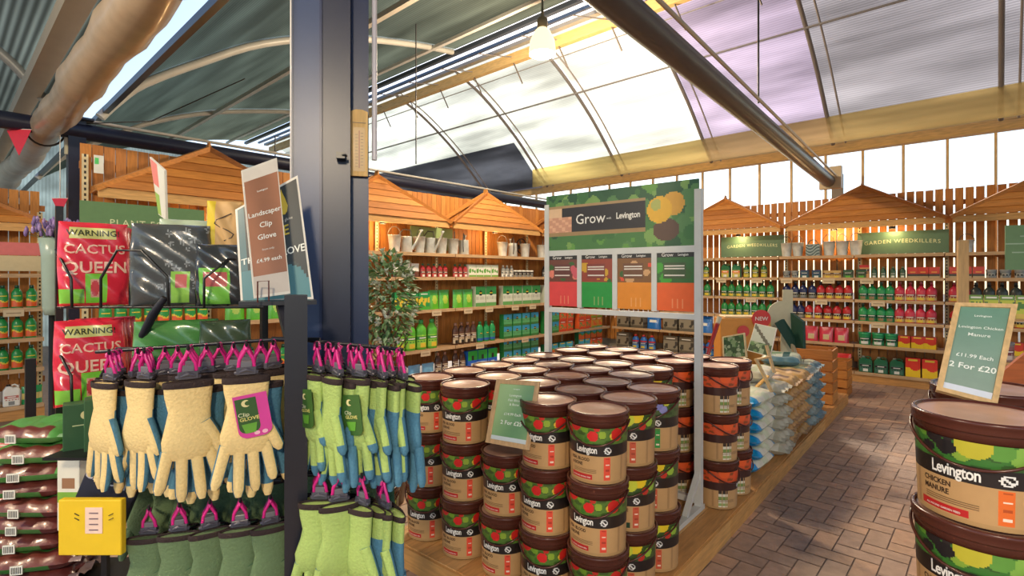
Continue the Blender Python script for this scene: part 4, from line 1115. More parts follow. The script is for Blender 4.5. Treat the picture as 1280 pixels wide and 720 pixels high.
lean_sign('framed green 2 for £25 price sign on the short tub stack', cs, [('Levington', .5, .86, .026, .01), ('Levington', .5, .76, .050, 0), ('Fish Blood', .5, .685, .050, 0), ('& Bone', .5, .62, .050, 0), ('£14.99 Each', .5, .47, .056, .004), ('2 For £25', .5, .34, .085, .012)], GS, L(196, 160, 116), texture=green_grad, strip=L(206, 220, 226))
TP = 1.2175
cs = [P3(1194, 379, 1.84), P3(1272, 381, 1.76), P3(1246, 508, 1.66), P3(1170, 488, 1.72)]
lean_sign('framed teal green 2 for £20 price sign on the chicken manure tubs', cs, [('Levington', .5, .86, .030, .01), ('Levington Chicken', .5, .73, .040, 0.006), ('Manure', .5, .65, .050, 0.004), ('£11.99 Each', .5, .42, .052, .008), ('2 For £20', .5, .31, .080, .016)], L(72, 120, 104), L(206, 172, 122), texture=lambda u, v: mixc(L(140, 160, 148), L(104, 146, 128), v), strip=L(214, 222, 236))
# ------------------------------------------------------------------ sacks on the platform
def make_sack(topf, endc, wd=.46, ln=.36, h=.105, seed=1, name='sack'):
    """local x points at the aisle (its sealed end shows), y along the pile"""
    rr = random.Random(seed); ph = [rr.uniform(0, 6) for _ in range(6)]
    def mk():
        b = MB(); nu, nv = 26, 18
        def prof(u, v):
            a = max(0, 1 - abs(2 * u - 1) ** 6); c = max(0, 1 - abs(2 * v - 1) ** 4)
            return (a ** .5) * (c ** .5)
        def P(sg):
            def f(u, v):
                p = prof(u, v); wob = .006 * sin(9 * u + ph[0]) * sin(7 * v + ph[1]) + .004 * sin(23 * u + ph[2] + 5 * v)
                ex = (abs(2 * u - 1) ** 10) * .010 * sin(20 * v + ph[3])
                return (wd * (u - .5) + ex, ln * (v - .5) * (1 - .05 * abs(2 * u - 1) ** 4), h / 2 + sg * (h / 2 * p + (wob * p if sg > 0 else 0)))
            return f
        b.grid(P(1), nu, nv, lambda u, v: endc if u > .88 or u < .12 else topf(u, v), smooth=True)
        b.grid(P(-1), nu, nv, lambda u, v: endc if u > .78 or u < .12 else topf(u, .5), smooth=True, flip=True)
        o = b.build(name, V_SACK)
        b = MB(); b.grid(lambda u, v: (wd / 2 - .004 + .035 * u, ln * (v - .5) * .9, h / 2 + .008 * sin(18 * v + ph[4]) + .006 * u * sin(31 * v)), 3, 18, mixc(endc, (1, 1, 1), .15), smooth=True)
        b.build('sealed_end', V_SACK, o)
        return o
    return mk
def stripes(a, b_, c_):
    def f(u, v):
        if .3 < v < .42: return b_
        if .3 < u < .7 and .5 < v < .8: return c_
        return a if sin(9 * u + 13 * v) > -.5 else mixc(a, b_, .35)
    return f
SK = [Proto(make_sack(stripes(L(226, 224, 206), L(176, 206, 150), L(206, 214, 190)), L(24, 150, 214), seed=1)),
      Proto(make_sack(stripes(L(222, 220, 204), L(190, 200, 160), L(230, 228, 214)), L(190, 186, 164), seed=2)),
      Proto(make_sack(stripes(L(206, 164, 104), L(110, 74, 44), L(222, 190, 130)), L(196, 152, 90), seed=3)),
      Proto(make_sack(stripes(L(196, 206, 170), L(90, 150, 80), L(150, 176, 130)), L(142, 160, 156), seed=4)),
      Proto(make_sack(stripes(L(206, 212, 190), L(26, 84, 80), L(120, 160, 120)), L(96, 134, 148), seed=5))]
SKN = ['white sack with bright blue sealed end', 'white and pale green sack with clear end', 'tan brown sack with crimped end', 'pale green sack with grey green end', 'green and teal sack with grey blue end']
SKPOS = ['nearest the tubs', 'second along from tubs', 'third along from tubs', 'fourth along from tubs', 'fifth along from tubs', 'sixth along from tubs']
for c_, (yy, k, n) in enumerate(((2.50, 0, 6), (2.98, 1, 6), (3.33, 2, 6), (3.67, 2, 6), (4.02, 3, 6), (4.37, 4, 6))):
    for q in range(n):
        kk = k
        if c_ == 0 and q % 3 == 1: kk = 0
        p = PL((-.245 if c_ else -.21) + random.uniform(-.018, .018), yy + random.uniform(-.012, .012), PZ + .098 * q + .002)
        SK[kk].spawn(tuple(p), PROT + R(random.uniform(-4, 4)) - (PI / 2 if c_ == 0 else 0), '%s, %s layer of pile %s' % (SKN[kk], ORD[q], SKPOS[c_]), 'sack', 'sacks piled on the platform edge')
p = PL(-.30, 2.96, PZ + .098 * 6 + .004)
SK[1].spawn(tuple(p), PROT + R(96), 'white sack lying crossways on top of the blue-ended pile', 'sack')
p = PL(-.30, 4.0, PZ + .098 * 6 + .006)
lawn = SK[4].spawn(tuple(p), PROT + R(100), 'teal striped lawn sack lying crossways on top of the pile', 'sack')
b = MB(); b.grid(lambda u, v: (-.17 + .34 * u, -.20 + .0, .03 + .045 * v), 1, 1, L(22, 70, 70)); b.text('LAWN', .034, lambda x, y: (x, -.2012, .052 + y), WHT, bold=.01); b.build('printed_band', V_PRINT, lawn)
for q in range(5):
    p = PL(-.92, 2.95, PZ + .105 * q + .002)
    SK[3].spawn(tuple(p), PROT + R(random.uniform(-4, 4)), 'pale green sack in the inner pile behind, layer %s' % ORD[q], 'sack', 'inner pile of sacks on the platform')
for q in range(5):
    p = PL(-.92, 3.45, PZ + .105 * q + .002)
    SK[2].spawn(tuple(p), PROT + R(random.uniform(-4, 4)), 'tan sack in the far inner pile, layer %s' % ORD[q], 'sack', 'inner pile of tan sacks on the platform')
TOPZ = PZ + .098 * 6 + .01

# picture boards and their easels on the sacks
def leafp(seed):
    rr = random.Random(seed); d_ = [(rr.random(), rr.random(), rr.uniform(.04, .13), rr.choice([L(60, 100, 60), L(90, 130, 80), L(40, 76, 46), L(120, 150, 110), L(150, 170, 140)])) for _ in range(60)]
    def f(u, v):
        for (x, y, r_, c_) in d_:
            if (u - x) ** 2 + (v - y) ** 2 < r_ * r_: return c_
        return L(54, 84, 50)
    return f
cs = [P3(903, 421, 4.75), P3(931, 416, 4.62), P3(934, 447, 4.55), P3(904, 450, 4.68)]
lean_sign('small green leafy picture board on the inner sacks', cs, [], L(60, 100, 60), L(206, 190, 150), texture=leafp(3), fw=.06, cat='picture board', name='picture_board')
cs = [P3(944, 404, 4.75), P3(971, 410, 4.55), P3(963, 446, 4.47), P3(934, 438, 4.67)]
o, q, nrm, base = lean_sign('tilted white picture board with dark zigzag edge on pale timber easel', cs, [], L(190, 200, 190), None, cat='picture board', name='picture_board',
    texture=lambda u, v: (L(84, 86, 76) if abs((u * .9 + .06) - (1.0 - v) * 1.25) < .10 + .025 * sin(46 * u) and v > .35 else (leafp(6)(u, v) if v < .36 else L(186, 196, 186))))
for s, a_, e_ in ((0, P3(958, 432, 4.5), P3(968, 466, 4.38)),):
    b = MB(); b.bar(a_ - base, e_ - base, .022, .016, L(206, 176, 130)); b.build('easel_leg', V_WOODZ, o)
ez = thing('timber_easel', 'small pale timber easel frame lying open on the top white sack', 'easel', tuple(P3(955, 486, 4.2)))
bz = P3(955, 486, 4.2)
for a_, e_, c_ in ((P3(945, 449, 4.28), P3(965, 490, 4.12), L(206, 178, 130)), (P3(960, 470, 4.3), P3(941, 488, 4.22), L(226, 176, 90)), (P3(944, 450, 4.29), P3(962, 446, 4.4), L(206, 170, 116))):
    b = MB(); b.bar(a_ - bz, e_ - bz, .024, .014, c_); b.build('easel_leg', V_WOODZ, ez)
# amber display box with red roundels
x, y = W(927, 6.0)
db = thing('display_box', 'amber display box with red roundels standing at platform middle', 'display box', (x, y, PZ), PROT + R(34))
b = MB(); zt = Zat(397, 6.0) - PZ
b.box((0, 0, zt / 2), (.54, .28, zt), L(206, 140, 60)); b.box((0, 0, zt + .012), (.44, .24, .024), L(226, 196, 150)); b.build('box_body', V_CARD, db, bevel=.01)
for (dx, dz, r_, nm, col) in ((.16, zt + .0, .10, 'NEW', L(206, 44, 40)), (-.03, zt - .14, .064, '', L(206, 60, 60))):
    b = MB(); m = Matrix.Translation((dx, -.152 if dz < zt - .1 else -.155, dz)) @ Matrix.Rotation(PI / 2, 4, 'X')
    b.prism([(r_ * cos(2 * PI * k / 28), r_ * sin(2 * PI * k / 28)) for k in range(28)], m, .006, col); rd = b.build('red_roundel', V_PRINT, db)
    if nm:
        b = MB(); b.text(nm, .06, lambda X, Y: (dx + X, -.1625, dz + Y), WHT, bold=.01); b.build('lettering', V_PRINT, rd)
# red handled stick
b = MB(); a_, e_ = P3(897, 404, 5.3), P3(884, 446, 5.2); a_ -= e_ * 0
o = thing('red_pole', 'dark red pole leaning beside the grey poster frame', 'pole', tuple(e_))
b.tube([(0, 0, -(e_.z - PZ) * 1.0 + .0), (0, 0, 0), tuple(a_ - e_)], [.012, .017, .022], 10, L(150, 28, 36)); b.build('shaft', V_PLASTIC, o)
b = MB(); b.tube([tuple((a_ - e_) * .9), tuple((a_ - e_) * 1.18)], [.020, .026], 10, L(196, 190, 170)); b.build('grip', V_PLASTIC, o)
# green scoop shaped sign on a stake, cream header card
bz = P3(1003, 445, 5.9)
o = thing('stake_sign', 'dark green angular sign on pale timber stake above slatted crate', 'sign', tuple(bz))
b = MB()
ptsg = [(P3(968, 404, 5.85), P3(977, 399, 5.85), P3(997, 430, 5.85), P3(988, 436, 5.85)), (P3(988, 391, 5.9), P3(1003, 402, 5.75), P3(1004, 436, 5.75), P3(990, 434, 5.9))]
for qd in ptsg:
    off = Vector((.02, .03, 0)); v4 = [p_ - bz for p_ in qd]
    b.add(v4 + [p_ + off for p_ in v4], [(0, 1, 2, 3), (7, 6, 5, 4), (0, 4, 5, 1), (1, 5, 6, 2), (2, 6, 7, 3), (3, 7, 4, 0)], L(18, 62, 50))
b.build('sign_panel', V_CARD, o)
b = MB(); b.bar(P3(990, 430, 5.86) - bz, P3(1001, 462, 5.75) - bz, .045, .02, L(196, 176, 146)); b.build('stake', V_WOODZ, o)
x, y = W(979, 6.05); zt = Zat(362, 6.05) - PZ
o = thing('header_card', 'cream header card with round shoulder behind the red roundels', 'display card', (x, y, PZ), PROT + R(34))
b = MB(); hw = .10
poly = [(-hw * .3, 0), (hw, 0), (hw, zt), (-hw * .1, zt)] + [(-hw * .1, zt - .13)] + [(-hw * .1 - .17 * sin(k * PI / 16), zt - .30 + .17 * cos(k * PI / 16)) for k in range(9)] + [(-hw * .1 - .17, zt - .45), (-hw * .3, zt - .45)]
b.prism(poly, Matrix.Rotation(PI / 2, 4, 'X'), .014, L(206, 200, 170)); b.build('card', V_CARD, o)
# slatted crate
x, y = W(1012, 6.35)
cr = thing('slatted_crate', 'orange slatted timber crate at the far end of platform', 'crate', (x, y, PZ), PROT + R(2))
cw, cd, ch = .52, .40, Zat(433, 6.35) - PZ
for q in range(5):
    z = ch * (q + .5) / 5; c = random.choice(ORG)
    b = MB()
    for s in (-1, 1): b.box((0, s * cd / 2, z), (cw, .014, ch / 5 - .022), c); b.box((s * cw / 2, 0, z), (.014, cd, ch / 5 - .022), c)
    b.build('slat_course', V_WOODX, cr)
for sx in (-1, 1):
    for sy in (-1, 1):
        b = MB(); b.box((sx * (cw / 2 - .028), sy * (cd / 2 - .028), ch / 2), (.03, .03, ch), L(176, 112, 54)); b.build('corner_post', V_WOODZ, cr)
b = MB(); b.box((0, 0, .02), (cw - .02, cd - .02, .016), L(190, 124, 60)); b.build('base', V_WOODX, cr)
c2 = thing('slatted_crate', 'second smaller timber crate standing on floor beyond the platform', 'crate', (*W(1040, 7.2), 0), PROT)
for q in range(4):
    z = .12 * (q + .5); b = MB(); c = random.choice(ORG)
    for s in (-1, 1): b.box((0, s * .2, z), (.4, .014, .098), c); b.box((s * .2, 0, z), (.014, .4, .098), c)
    b.build('slat_course', V_WOODX, c2)
for sx in (-1, 1):
    for sy in (-1, 1):
        b = MB(); b.box((sx * .175, sy * .175, .24), (.028, .028, .48), L(176, 112, 54)); b.build('corner_post', V_WOODZ, c2)

# ------------------------------------------------------------------ wooden display unit at the right edge
x, y = W(1268, 4.3)
du = thing('display_unit', 'tan timber display unit with green header board at far right', 'display unit', (x, y, 0), R(16))
b = MB()
for s in (-1, 1):
    b = MB(); b.box((s * .33, .0, .95), (.07, .05, 1.9), L(196, 160, 110)); b.build('upright', V_WOODZ, du)
for z in (.5, .88, 1.24): 
    b = MB(); b.box((0, .12, z), (.66, .28, .022), L(190, 150, 98)); b.build('shelf', V_WOODX, du)
b = MB(); b.box((.28, -.04, 1.83), (.70, .016, .36), L(104, 140, 100)); hb = b.build('header_board', V_CARD, du)
b = MB()
for dx, wd, z in ((.1, .16, 1.92), (.1, .34, 1.86), (.1, .26, 1.79)): b.box((dx, -.0488, z), (wd, .001, .010), L(150, 176, 150))
b.build('rule_line', V_PRINT, hb)
for q in range(6):
    def mkp(q=q):
        b = MB(); b.box((0, 0, .095), (.09, .012, .19), L(206, 206, 90)); o = b.build('seed_packet', V_CARD)
        b = MB(); b.grid(lambda u, v: (.09 * (u - .5), -.0068, .19 * v), 8, 14, leafy(L(196, 206, 70), L(110, 150, 60), L(80, 130, 60), L(226, 196, 90), q)); b.build('printed_face', V_PRINT, o); return o
    o = mkp(); p = Matrix.Translation((x, y, 0)) @ Matrix.Rotation(R(16), 4, 'Z') @ Vector((-.24 + .1 * q, .02, 1.2515)); o.location = p; o.rotation_euler = (0, 0, R(16))
    tag(o, 'yellow green seed packet, %s along the timber display unit shelf' % ORD[q], 'seed packet', 'seed packets at the right edge')
mud = Proto(make_tub(L(150, 120, 116), lab_fn(L(176, 150, 140), L(120, 60, 66), L(206, 190, 180), L(140, 90, 90)), L(120, 110, 106), .05, .16, 'storage_jar'))
for q in range(3):
    p = Matrix.Translation((x, y, 0)) @ Matrix.Rotation(R(16), 4, 'Z') @ Vector((-.22 + .2 * q, .10, .8915))
    mud.spawn(tuple(p), R(10), 'dusky pink storage jar, %s along lower shelf of the display unit' % ORD[q], 'jar', 'jars on the display unit')
x, y = W(1290, 2.9)
o = thing('timber_partition', 'dark orange angled timber panel beside the price sign at right', 'panel', (x, y, 0), R(30))
b = MB(); b.prism([(-.28, 0), (.3, 0), (.3, 1.20), (-.02, 1.20), (-.17, 1.05), (-.28, .85)], Matrix.Rotation(PI / 2, 4, 'X'), .02, L(176, 92, 40)); b.build('panel_board', V_WOODX, o)
b = MB(); b.box((0, .16, .03), (.5, .34, .06), L(176, 110, 60)); b.build('foot', V_WOODX, o)
# ------------------------------------------------------------------ glove stand
CREAM = L(226, 200, 140); TEAL = L(70, 120, 146); LIMEG = L(164, 190, 106); DTEAL = L(52, 98, 124); FOREST = L(40, 84, 60)
def flat_tube(b, pts, rx, ry, cf, n=14):
    """flattened tube in the xz plane; cf(y_front, t, z) picks the colour"""
    N = len(pts); vs = []
    for i, (px, py, pz) in enumerate(pts):
        a = pts[max(i - 1, 0)]; c = pts[min(i + 1, N - 1)]
        dx, dz = c[0] - a[0], c[2] - a[2]; l = math.hypot(dx, dz); nx, nz = -dz / l, dx / l
        for k in range(n):
            an = 2 * PI * k / n
            vs.append((px + nx * rx[i] * cos(an), py + ry[i] * sin(an), pz + nz * rx[i] * cos(an)))
    fs = []; cs = []
    for i in range(N - 1):
        for k in range(n):
            l = (k + 1) % n
            fs.append((i * n + k, i * n + l, (i + 1) * n + l, (i + 1) * n + k))
            fr_ = sin(2 * PI * (k + .5) / n)
            cs.append(cf(fr_, i / (N - 1), (pts[i][2] + pts[i + 1][2]) / 2))
    b.add(vs, fs, cs, 0, True)
    b.add(vs[-n:], [tuple(range(n))], cs[-1], 0, True)
    b.add(vs[:n], [tuple(range(n))[::-1]], cs[0], 0, True)
def glove_mesh(front, palm, flip, seed, tipdip=True, thr=.15, zs=-.085):
    rr = random.Random(seed); b = MB(); s = -1 if flip else 1
    def cf(f, t, z):
        if f < -.25: return front
        return palm
    cfp = lambda f, t, z: front if (f < thr or z > zs) else palm
    # sleeve and palm
    bend = rr.uniform(-.006, .006)
    pts = [(0, 0, 0), (0, 0, -.03), (.002, 0, -.07), (.0, -.002, -.10), (bend, -.004, -.14), (bend, -.003, -.175), (bend, 0, -.19)]
    flat_tube(b, pts, [.047, .045, .040, .043, .052, .050, .040], [.016, .015, .014, .016, .018, .015, .011], cfp, 18)
    tip = .72
    def cft(f, t, z): return palm if (tipdip and t > tip) or f > min(-.1, thr - .2) else front
    for q, (x0, x1, ln_) in enumerate(((-.039, -.060, .104), (-.014, -.020, .130), (.012, .019, .126), (.038, .060, .100))):
        x0 *= s; x1 *= s; sp_ = rr.uniform(-.006, .006); cu = rr.uniform(-.014, .004)
        n = 8; P_ = []; X_ = []; Y_ = []
        for k in range(n + 1):
            t = k / n
            P_.append((bend + x0 + (x1 + sp_ - x0) * t, cu * t * t - .001, -.165 - ln_ * t)); rr_ = .0142 * (1 - .10 * t) if k < n else .007
            if k == n - 1: rr_ = .0122
            X_.append(rr_); Y_.append(rr_ * .86)
        flat_tube(b, P_, X_, Y_, cft, 10)
    n = 8; P_ = []; X_ = []
    for k in range(n + 1):
        t = k / n; P_.append((s * (.028 + .050 * t - .010 * t * t), -.004, -.098 - .092 * t)); X_.append((.017 * (1 - .25 * t)) if k < n else .006)
    flat_tube(b, P_, X_, [x * .85 for x in X_], cft, 10)
    return b
PINK = L(206, 36, 130); CLIPG = L(74, 72, 84); CUFF = L(44, 30, 30)
def make_pair(front, palm, card, seed):
    def mk():
        rr = random.Random(seed + 50)
        o = thing('glove_pair', None, None)
        zc = -.078
        th = dict(thr=-.10, zs=-.055) if front == LIMEG else dict(tipdip=False, thr=-.12)
        g1 = glove_mesh(front, palm, False, seed, **th).build('glove', V_KNIT, o, (0, -.012, zc), R(rr.uniform(-5, 5)))
        g2 = glove_mesh(palm, front, True, seed + 9) if front != LIMEG else glove_mesh(front, palm, True, seed + 9, thr=-1.2, zs=-.06)
        g2 = g2.build('glove', V_KNIT, o, (.032, .024, zc - .026) if front != LIMEG else (.014, .024, zc - .012), R(rr.uniform(-10, 10)))
        for g, cx in ((g1, 0), (g2, 0)):
            b = MB(); b.lathe([(.0478, -.010), (.0490, -.008), (.0490, .004), (.0470, .006), (.044, .004), (.044, -.006)], 22, CUFF, sy=.36); b.build('elastic_cuff', V_KNIT, g)
        b = MB()
        b.box((0, .004, zc + .018), (.040, .016, .020), CLIPG); b.box((0, .004, zc + .034), (.024, .010, .018), mixc(CLIPG, (1, 1, 1), .08)); b.tube([(-.022, .004, zc + .012), (0, -.004, zc + .022), (.022, .004, zc + .012)], .006, 8, CLIPG)
        b.build('grey_clip', V_PLASTIC, o, bevel=.003)
        b = MB()
        for s in (-1, 1): b.tube([(s * .016, .004, zc + .026), (s * .014, .0, zc + .048), (s * .005, .0, -.012), (0, 0, .004)], .0042, 6, PINK)
        b.tube([(0, -.008, -.004), (0, -.006, .006), (0, 0, .0095), (0, .007, .006), (0, .009, -.004)], .0034, 6, PINK)
        b.build('pink_hook', V_PLASTIC, o)
        if card:
            m = Matrix.Translation((.012, -.036, zc - .090)) @ Matrix.Rotation(R(-8), 4, 'Y') @ Matrix.Rotation(PI / 2, 4, 'X')
            b = MB()
            hw, hh = .034, .055
            poly = [(-hw, hh), (-hw, -hh + .02)] + [(-hw + .02 + .02 * cos(PI + k * PI / 12), -hh + .02 + .02 * sin(PI + k * PI / 12)) for k in range(7)] + [(hw - .02 + .02 * cos(-PI / 2 + k * PI / 12), -hh + .02 + .02 * sin(-PI / 2 + k * PI / 12)) for k in range(7)] + [(hw, hh)]
            b.prism(poly, m, .0015, L(206, 60, 150) if card == 'pink' else L(58, 96, 40)); cd = b.build('swing_card', V_PRINT, o)
            b = MB()
            cx, w_ = (-.010, .7) if card == 'pink' else (0, 1)
            if card == 'pink':
                b.prism([(cx + (p[0]) * .62, p[1] * .80 + .003) for p in poly], m @ Matrix.Translation((0, 0, .0016)), .0006, L(44, 84, 34))
            f = lambda X, Y: tuple(m @ Vector((cx + X, Y, .0026)))
            b.text('Clip', .014, lambda X, Y: f(X - .008, Y + .006), L(226, 226, 190)); b.text('GLOVE', .0125, lambda X, Y: f(X + .002, Y - .006), L(216, 206, 120), bold=.02)
            cres = [(.009 * cos(a), .009 * sin(a)) for a in [R(60 + 24 * k) for k in range(11)]] + [(.004 + .006 * cos(a), .006 * sin(a)) for a in [R(290 - 22 * k) for k in range(11)]]
            b.prism([(cx + x_, y_ + .034) for x_, y_ in cres], m @ Matrix.Translation((0, 0, .0024)), .0006, L(216, 206, 150))
            b.prism([(cx - hw * .45, -.018), (cx + hw * .45, -.018), (cx + hw * .3, -.042), (cx - hw * .3, -.042)], m @ Matrix.Translation((0, 0, .0022)), .0006, L(96, 160, 50))
            if card == 'pink':
                for q in (-1, 1): b.prism([(.010 + q * .008 + .006 * cos(a), -.045 + .005 * sin(a)) for a in [2 * PI * k / 12 for k in range(12)]], m @ Matrix.Translation((0, 0, .0022)), .0006, L(236, 180, 200))
            b.build('card_print', V_PRINT, cd)
        return o
    return mk
GP = {}
for nm, fr_, pa_, cd in (('cream', CREAM, TEAL, None), ('creamcard', CREAM, TEAL, 'pink'), ('lime', LIMEG, TEAL, None), ('limecard', LIMEG, TEAL, 'green'), ('dark', L(96, 120, 84), FOREST, None)):
    for v in range(2): GP[nm, v] = Proto(make_pair(fr_, pa_, cd, v * 7 + len(nm)))
ST = L(30, 32, 42)
sx_, sy_ = W(370, 1.40); srz = face_cam(sx_, sy_)
stand = thing('glove_stand', 'dark steel glove display stand with rails in front of blue pillar', 'display stand', (sx_, sy_, 0), 0)
so = Vector((sx_, sy_, 0))
b = MB(); b.box((0, 0, .80), (.056, .05, 1.50), ST, rot=Matrix.Rotation(srz, 3, 'Z')); b.build('post', V_STEEL, stand)
b = MB()
for a in (srz, srz + PI / 2): b.bar(Vector((cos(a), sin(a), .03)) * 1 * .38 + Vector((0, 0, .0)), Vector((-cos(a), -sin(a), .03)) * .38 + Vector((0, 0, .02)), .05, .04, ST)
b.build('base', V_STEEL, stand)
RAILS = [((120, 440, 1.60), (352, 424, 1.58)), ((388, 426, 1.58), (503, 437, 1.50)), ((150, 608, 1.60), (352, 600, 1.58)), ((388, 584, 1.58), (500, 600, 1.48))]
for (a_, e_) in RAILS:
    b = MB(); b.tube([P3(*a_) - so, P3(*e_) - so], .0055, 8, ST); b.build('rail', V_STEEL, stand)
for yy in (424, 592):
    b = MB(); b.tube([P3(340, yy, 1.58) - so, P3(400, yy + 1, 1.58) - so], .0075, 8, ST); b.bar(P3(370, yy, 1.40) - so, P3(370, yy, 1.585) - so, .02, .03, ST); b.build('cross_arm', V_STEEL, stand)
def prong(px, y, d0, d1, px1=None):
    b = MB(); e_ = P3(px, y, d0); f_ = P3(px1 or px, y + 5, d1)
    a_ = f_ + Vector((0, 0, .012)); b.tube([e_ - so, f_ - so, a_ - so], .0034, 6, ST); b.build('prong', V_STEEL, stand)
    return e_, f_
spec = []
# (rail name, prong px, y, gloves (t along prong, yaw), kind, facing offset)
def hang(name, px, y, d0, d1, lst, px1=None):
    e_, f_ = prong(px, y, d0, d1, px1)
    for q, (t, yaw, kd, sc) in enumerate(lst):
        p = e_ + (f_ - e_) * t
        lab = {'cream': 'cream and blue glove pair', 'creamcard': 'cream blue glove pair with pink card', 'lime': 'lime and blue glove pair', 'limecard': 'lime blue glove pair with green card', 'dark': 'sage and forest green glove pair'}[kd]
        GP[kd, (q + int(px)) % 2].spawn((p.x, p.y, p.z - .006), face_cam(p.x, p.y) + R(yaw), '%s, %s on %s' % (lab, ['frontmost', 'second back', 'third back', 'deepest'][len(lst) - 1 - q], name), 'gloves', 'glove pairs on the display stand', (sc * 1.04, sc, sc * .90))
u = 1.06
hang('first upper prong', 150, 437, 1.60, 1.42, [(.15, -66, 'cream', 1), (.55, -62, 'cream', u), (.95, -58, 'cream', u)], 136)
hang('second upper prong', 188, 435, 1.60, 1.40, [(.15, -56, 'cream', 1), (.55, -52, 'creamcard', 1), (.95, -50, 'cream', u)], 180)
hang('third upper prong', 240, 432, 1.60, 1.32, [(.10, 6, 'cream', 1), (.5, -4, 'cream', 1), (.95, 4, 'cream', 1.1)], 235)
hang('fourth upper prong', 276, 429, 1.59, 1.44, [(.1, 16, 'cream', 1), (.6, 12, 'cream', 1)], 273)
hang('fifth upper prong', 308, 427, 1.59, 1.32, [(.10, -6, 'cream', 1), (.5, 10, 'cream', 1), (.95, 2, 'creamcard', 1.08)], 308)
hang('upper prong left beside post', 343, 425, 1.58, 1.45, [(.2, 22, 'cream', 1), (.9, 28, 'cream', 1)], 341)
hang('first upper prong right of post', 396, 428, 1.57, 1.40, [(.1, -70, 'lime', 1), (.5, -66, 'lime', 1), (.95, -62, 'limecard', 1)], 396)
hang('second upper prong right of post', 424, 430, 1.57, 1.36, [(.1, -70, 'lime', 1), (.5, -72, 'lime', 1), (.95, -68, 'lime', 1.04)], 420)
hang('third upper prong right of post', 450, 432, 1.55, 1.36, [(.1, -70, 'lime', 1), (.5, -64, 'lime', 1), (.95, -46, 'limecard', 1.02)], 448)
hang('fourth upper prong right of post', 474, 434, 1.53, 1.38, [(.1, -72, 'lime', 1), (.5, -70, 'lime', 1), (.95, -66, 'lime', 1.02)], 476)
hang('outermost upper prong right of post', 498, 436, 1.51, 1.40, [(.1, -74, 'lime', 1), (.9, -70, 'lime', 1.02)], 502)
for px, y, yaw in ((206, 434, -12), (222, 433, 14), (258, 431, -8), (292, 429, 10), (326, 426, -10), (172, 436, -40)):
    hang('inner upper prong at the %s' % {206: 'second gap', 222: 'third hook', 258: 'fourth gap', 292: 'fifth gap', 326: 'last gap', 172: 'first gap'}[px], px, y, 1.59, 1.45, [(.1, yaw, 'cream', 1), (.9, -yaw, 'cream', .96)])
for px, y, yaw in ((410, 429, -68), (438, 431, -72), (462, 433, -66), (487, 435, -70)):
    hang('inner upper lime prong at the %s' % {410: 'first gap', 438: 'second gap', 462: 'third gap', 487: 'outer gap'}[px], px, y, 1.55, 1.43, [(.1, yaw, 'lime', 1), (.9, yaw + 4, 'lime', .98)])
for q, px in enumerate((186, 210, 234, 258, 282, 306, 330, 348)):
    hang('back lower prong %s from the left' % ORD[q], px, 566, 1.70, 1.60, [(.5, 12 * sin(px), 'dark', .95)])
for q, px in enumerate((398, 420, 442, 464)):
    hang('back lower right prong %s from the post' % ORD[q], px, 556, 1.66, 1.58, [(.5, -30 + 9 * q, 'dark', .9)])
hang('first lower prong left of post', 338, 618, 1.58, 1.42, [(.2, 10, 'dark', 1), (.9, 6, 'dark', 1)])
hang('second lower prong left of post', 300, 622, 1.58, 1.42, [(.2, 10, 'dark', 1), (.9, -6, 'dark', 1)])
hang('third lower prong left of post', 262, 624, 1.59, 1.42, [(.2, -8, 'dark', 1), (.9, 6, 'dark', 1)])
hang('fourth lower prong left of post', 224, 628, 1.60, 1.44, [(.2, 10, 'dark', 1), (.9, -16, 'dark', 1)])
hang('fifth lower prong left of post', 186, 632, 1.60, 1.46, [(.9, -26, 'dark', 1)])
hang('first lower prong right of post', 398, 586, 1.56, 1.36, [(.1, -30, 'lime', 1), (.5, -34, 'lime', 1), (.95, -20, 'lime', 1)], 400)
hang('second lower prong right of post', 426, 588, 1.55, 1.34, [(.1, -20, 'lime', 1), (.5, -10, 'lime', 1), (.95, 4, 'lime', 1)], 424)
hang('third lower prong right of post', 452, 592, 1.53, 1.34, [(.1, -60, 'lime', 1), (.5, -56, 'lime', 1), (.95, -50, 'lime', 1)], 452)
hang('outermost lower prong right of post', 474, 596, 1.50, 1.36, [(.1, -64, 'lime', 1), (.5, -60, 'lime', 1), (.95, -58, 'lime', 1)], 480)

# the two tall signs over the stand
def brown(u, v):
    if v < .155: return L(206, 196, 186)
    if v > .92: return L(222, 216, 206)
    return mixc(L(150, 104, 78), L(176, 122, 92), .5 + .5 * sin(5 * u + 3 * v))
cs = [P3(302, 213, 1.50), P3(346, 197, 1.57), P3(363, 367, 1.56), P3(318, 373, 1.48)]
lean_sign('tall brown Landscaper Clip Glove price sign on top of stand', cs, [('Levington', .5, .80, .02, .01), ('Landscaper', .5, .63, .052, .010), ('Clip', .5, .54, .056, .010), ('Glove', .5, .45, .056, .010), ('from only', .5, .355, .022, 0), ('£4.99 each', .5, .275, .042, .010)], L(150, 104, 78), None, texture=brown)
def blackt(u, v):
    if v < .32 and (u + v * .4) < .95 - v * .6 + .2: return L(70, 130, 140) if v < .28 - .25 * u + .2 else L(46, 60, 62)
    if u < .10: return L(64, 110, 120)
    return L(40, 46, 46)
cs = [P3(294, 262, 1.62), P3(372, 219, 1.70), P3(392, 374, 1.68), P3(301, 379, 1.60)]
o, q, nrm, base = lean_sign('black and teal glove poster with yellow emblem behind the brown sign', cs, [('THE', .17, .42, .085, .014), ('LOVE', .80, .42, .085, .014), ('E', .72, .60, .12, .014, L(216, 190, 50))], L(40, 46, 46), None, texture=blackt, cat='poster', name='glove_poster')
b = MB(); wd = (cs[2] - cs[3]).length; hg = ((cs[0] + cs[1]) / 2 - base).length
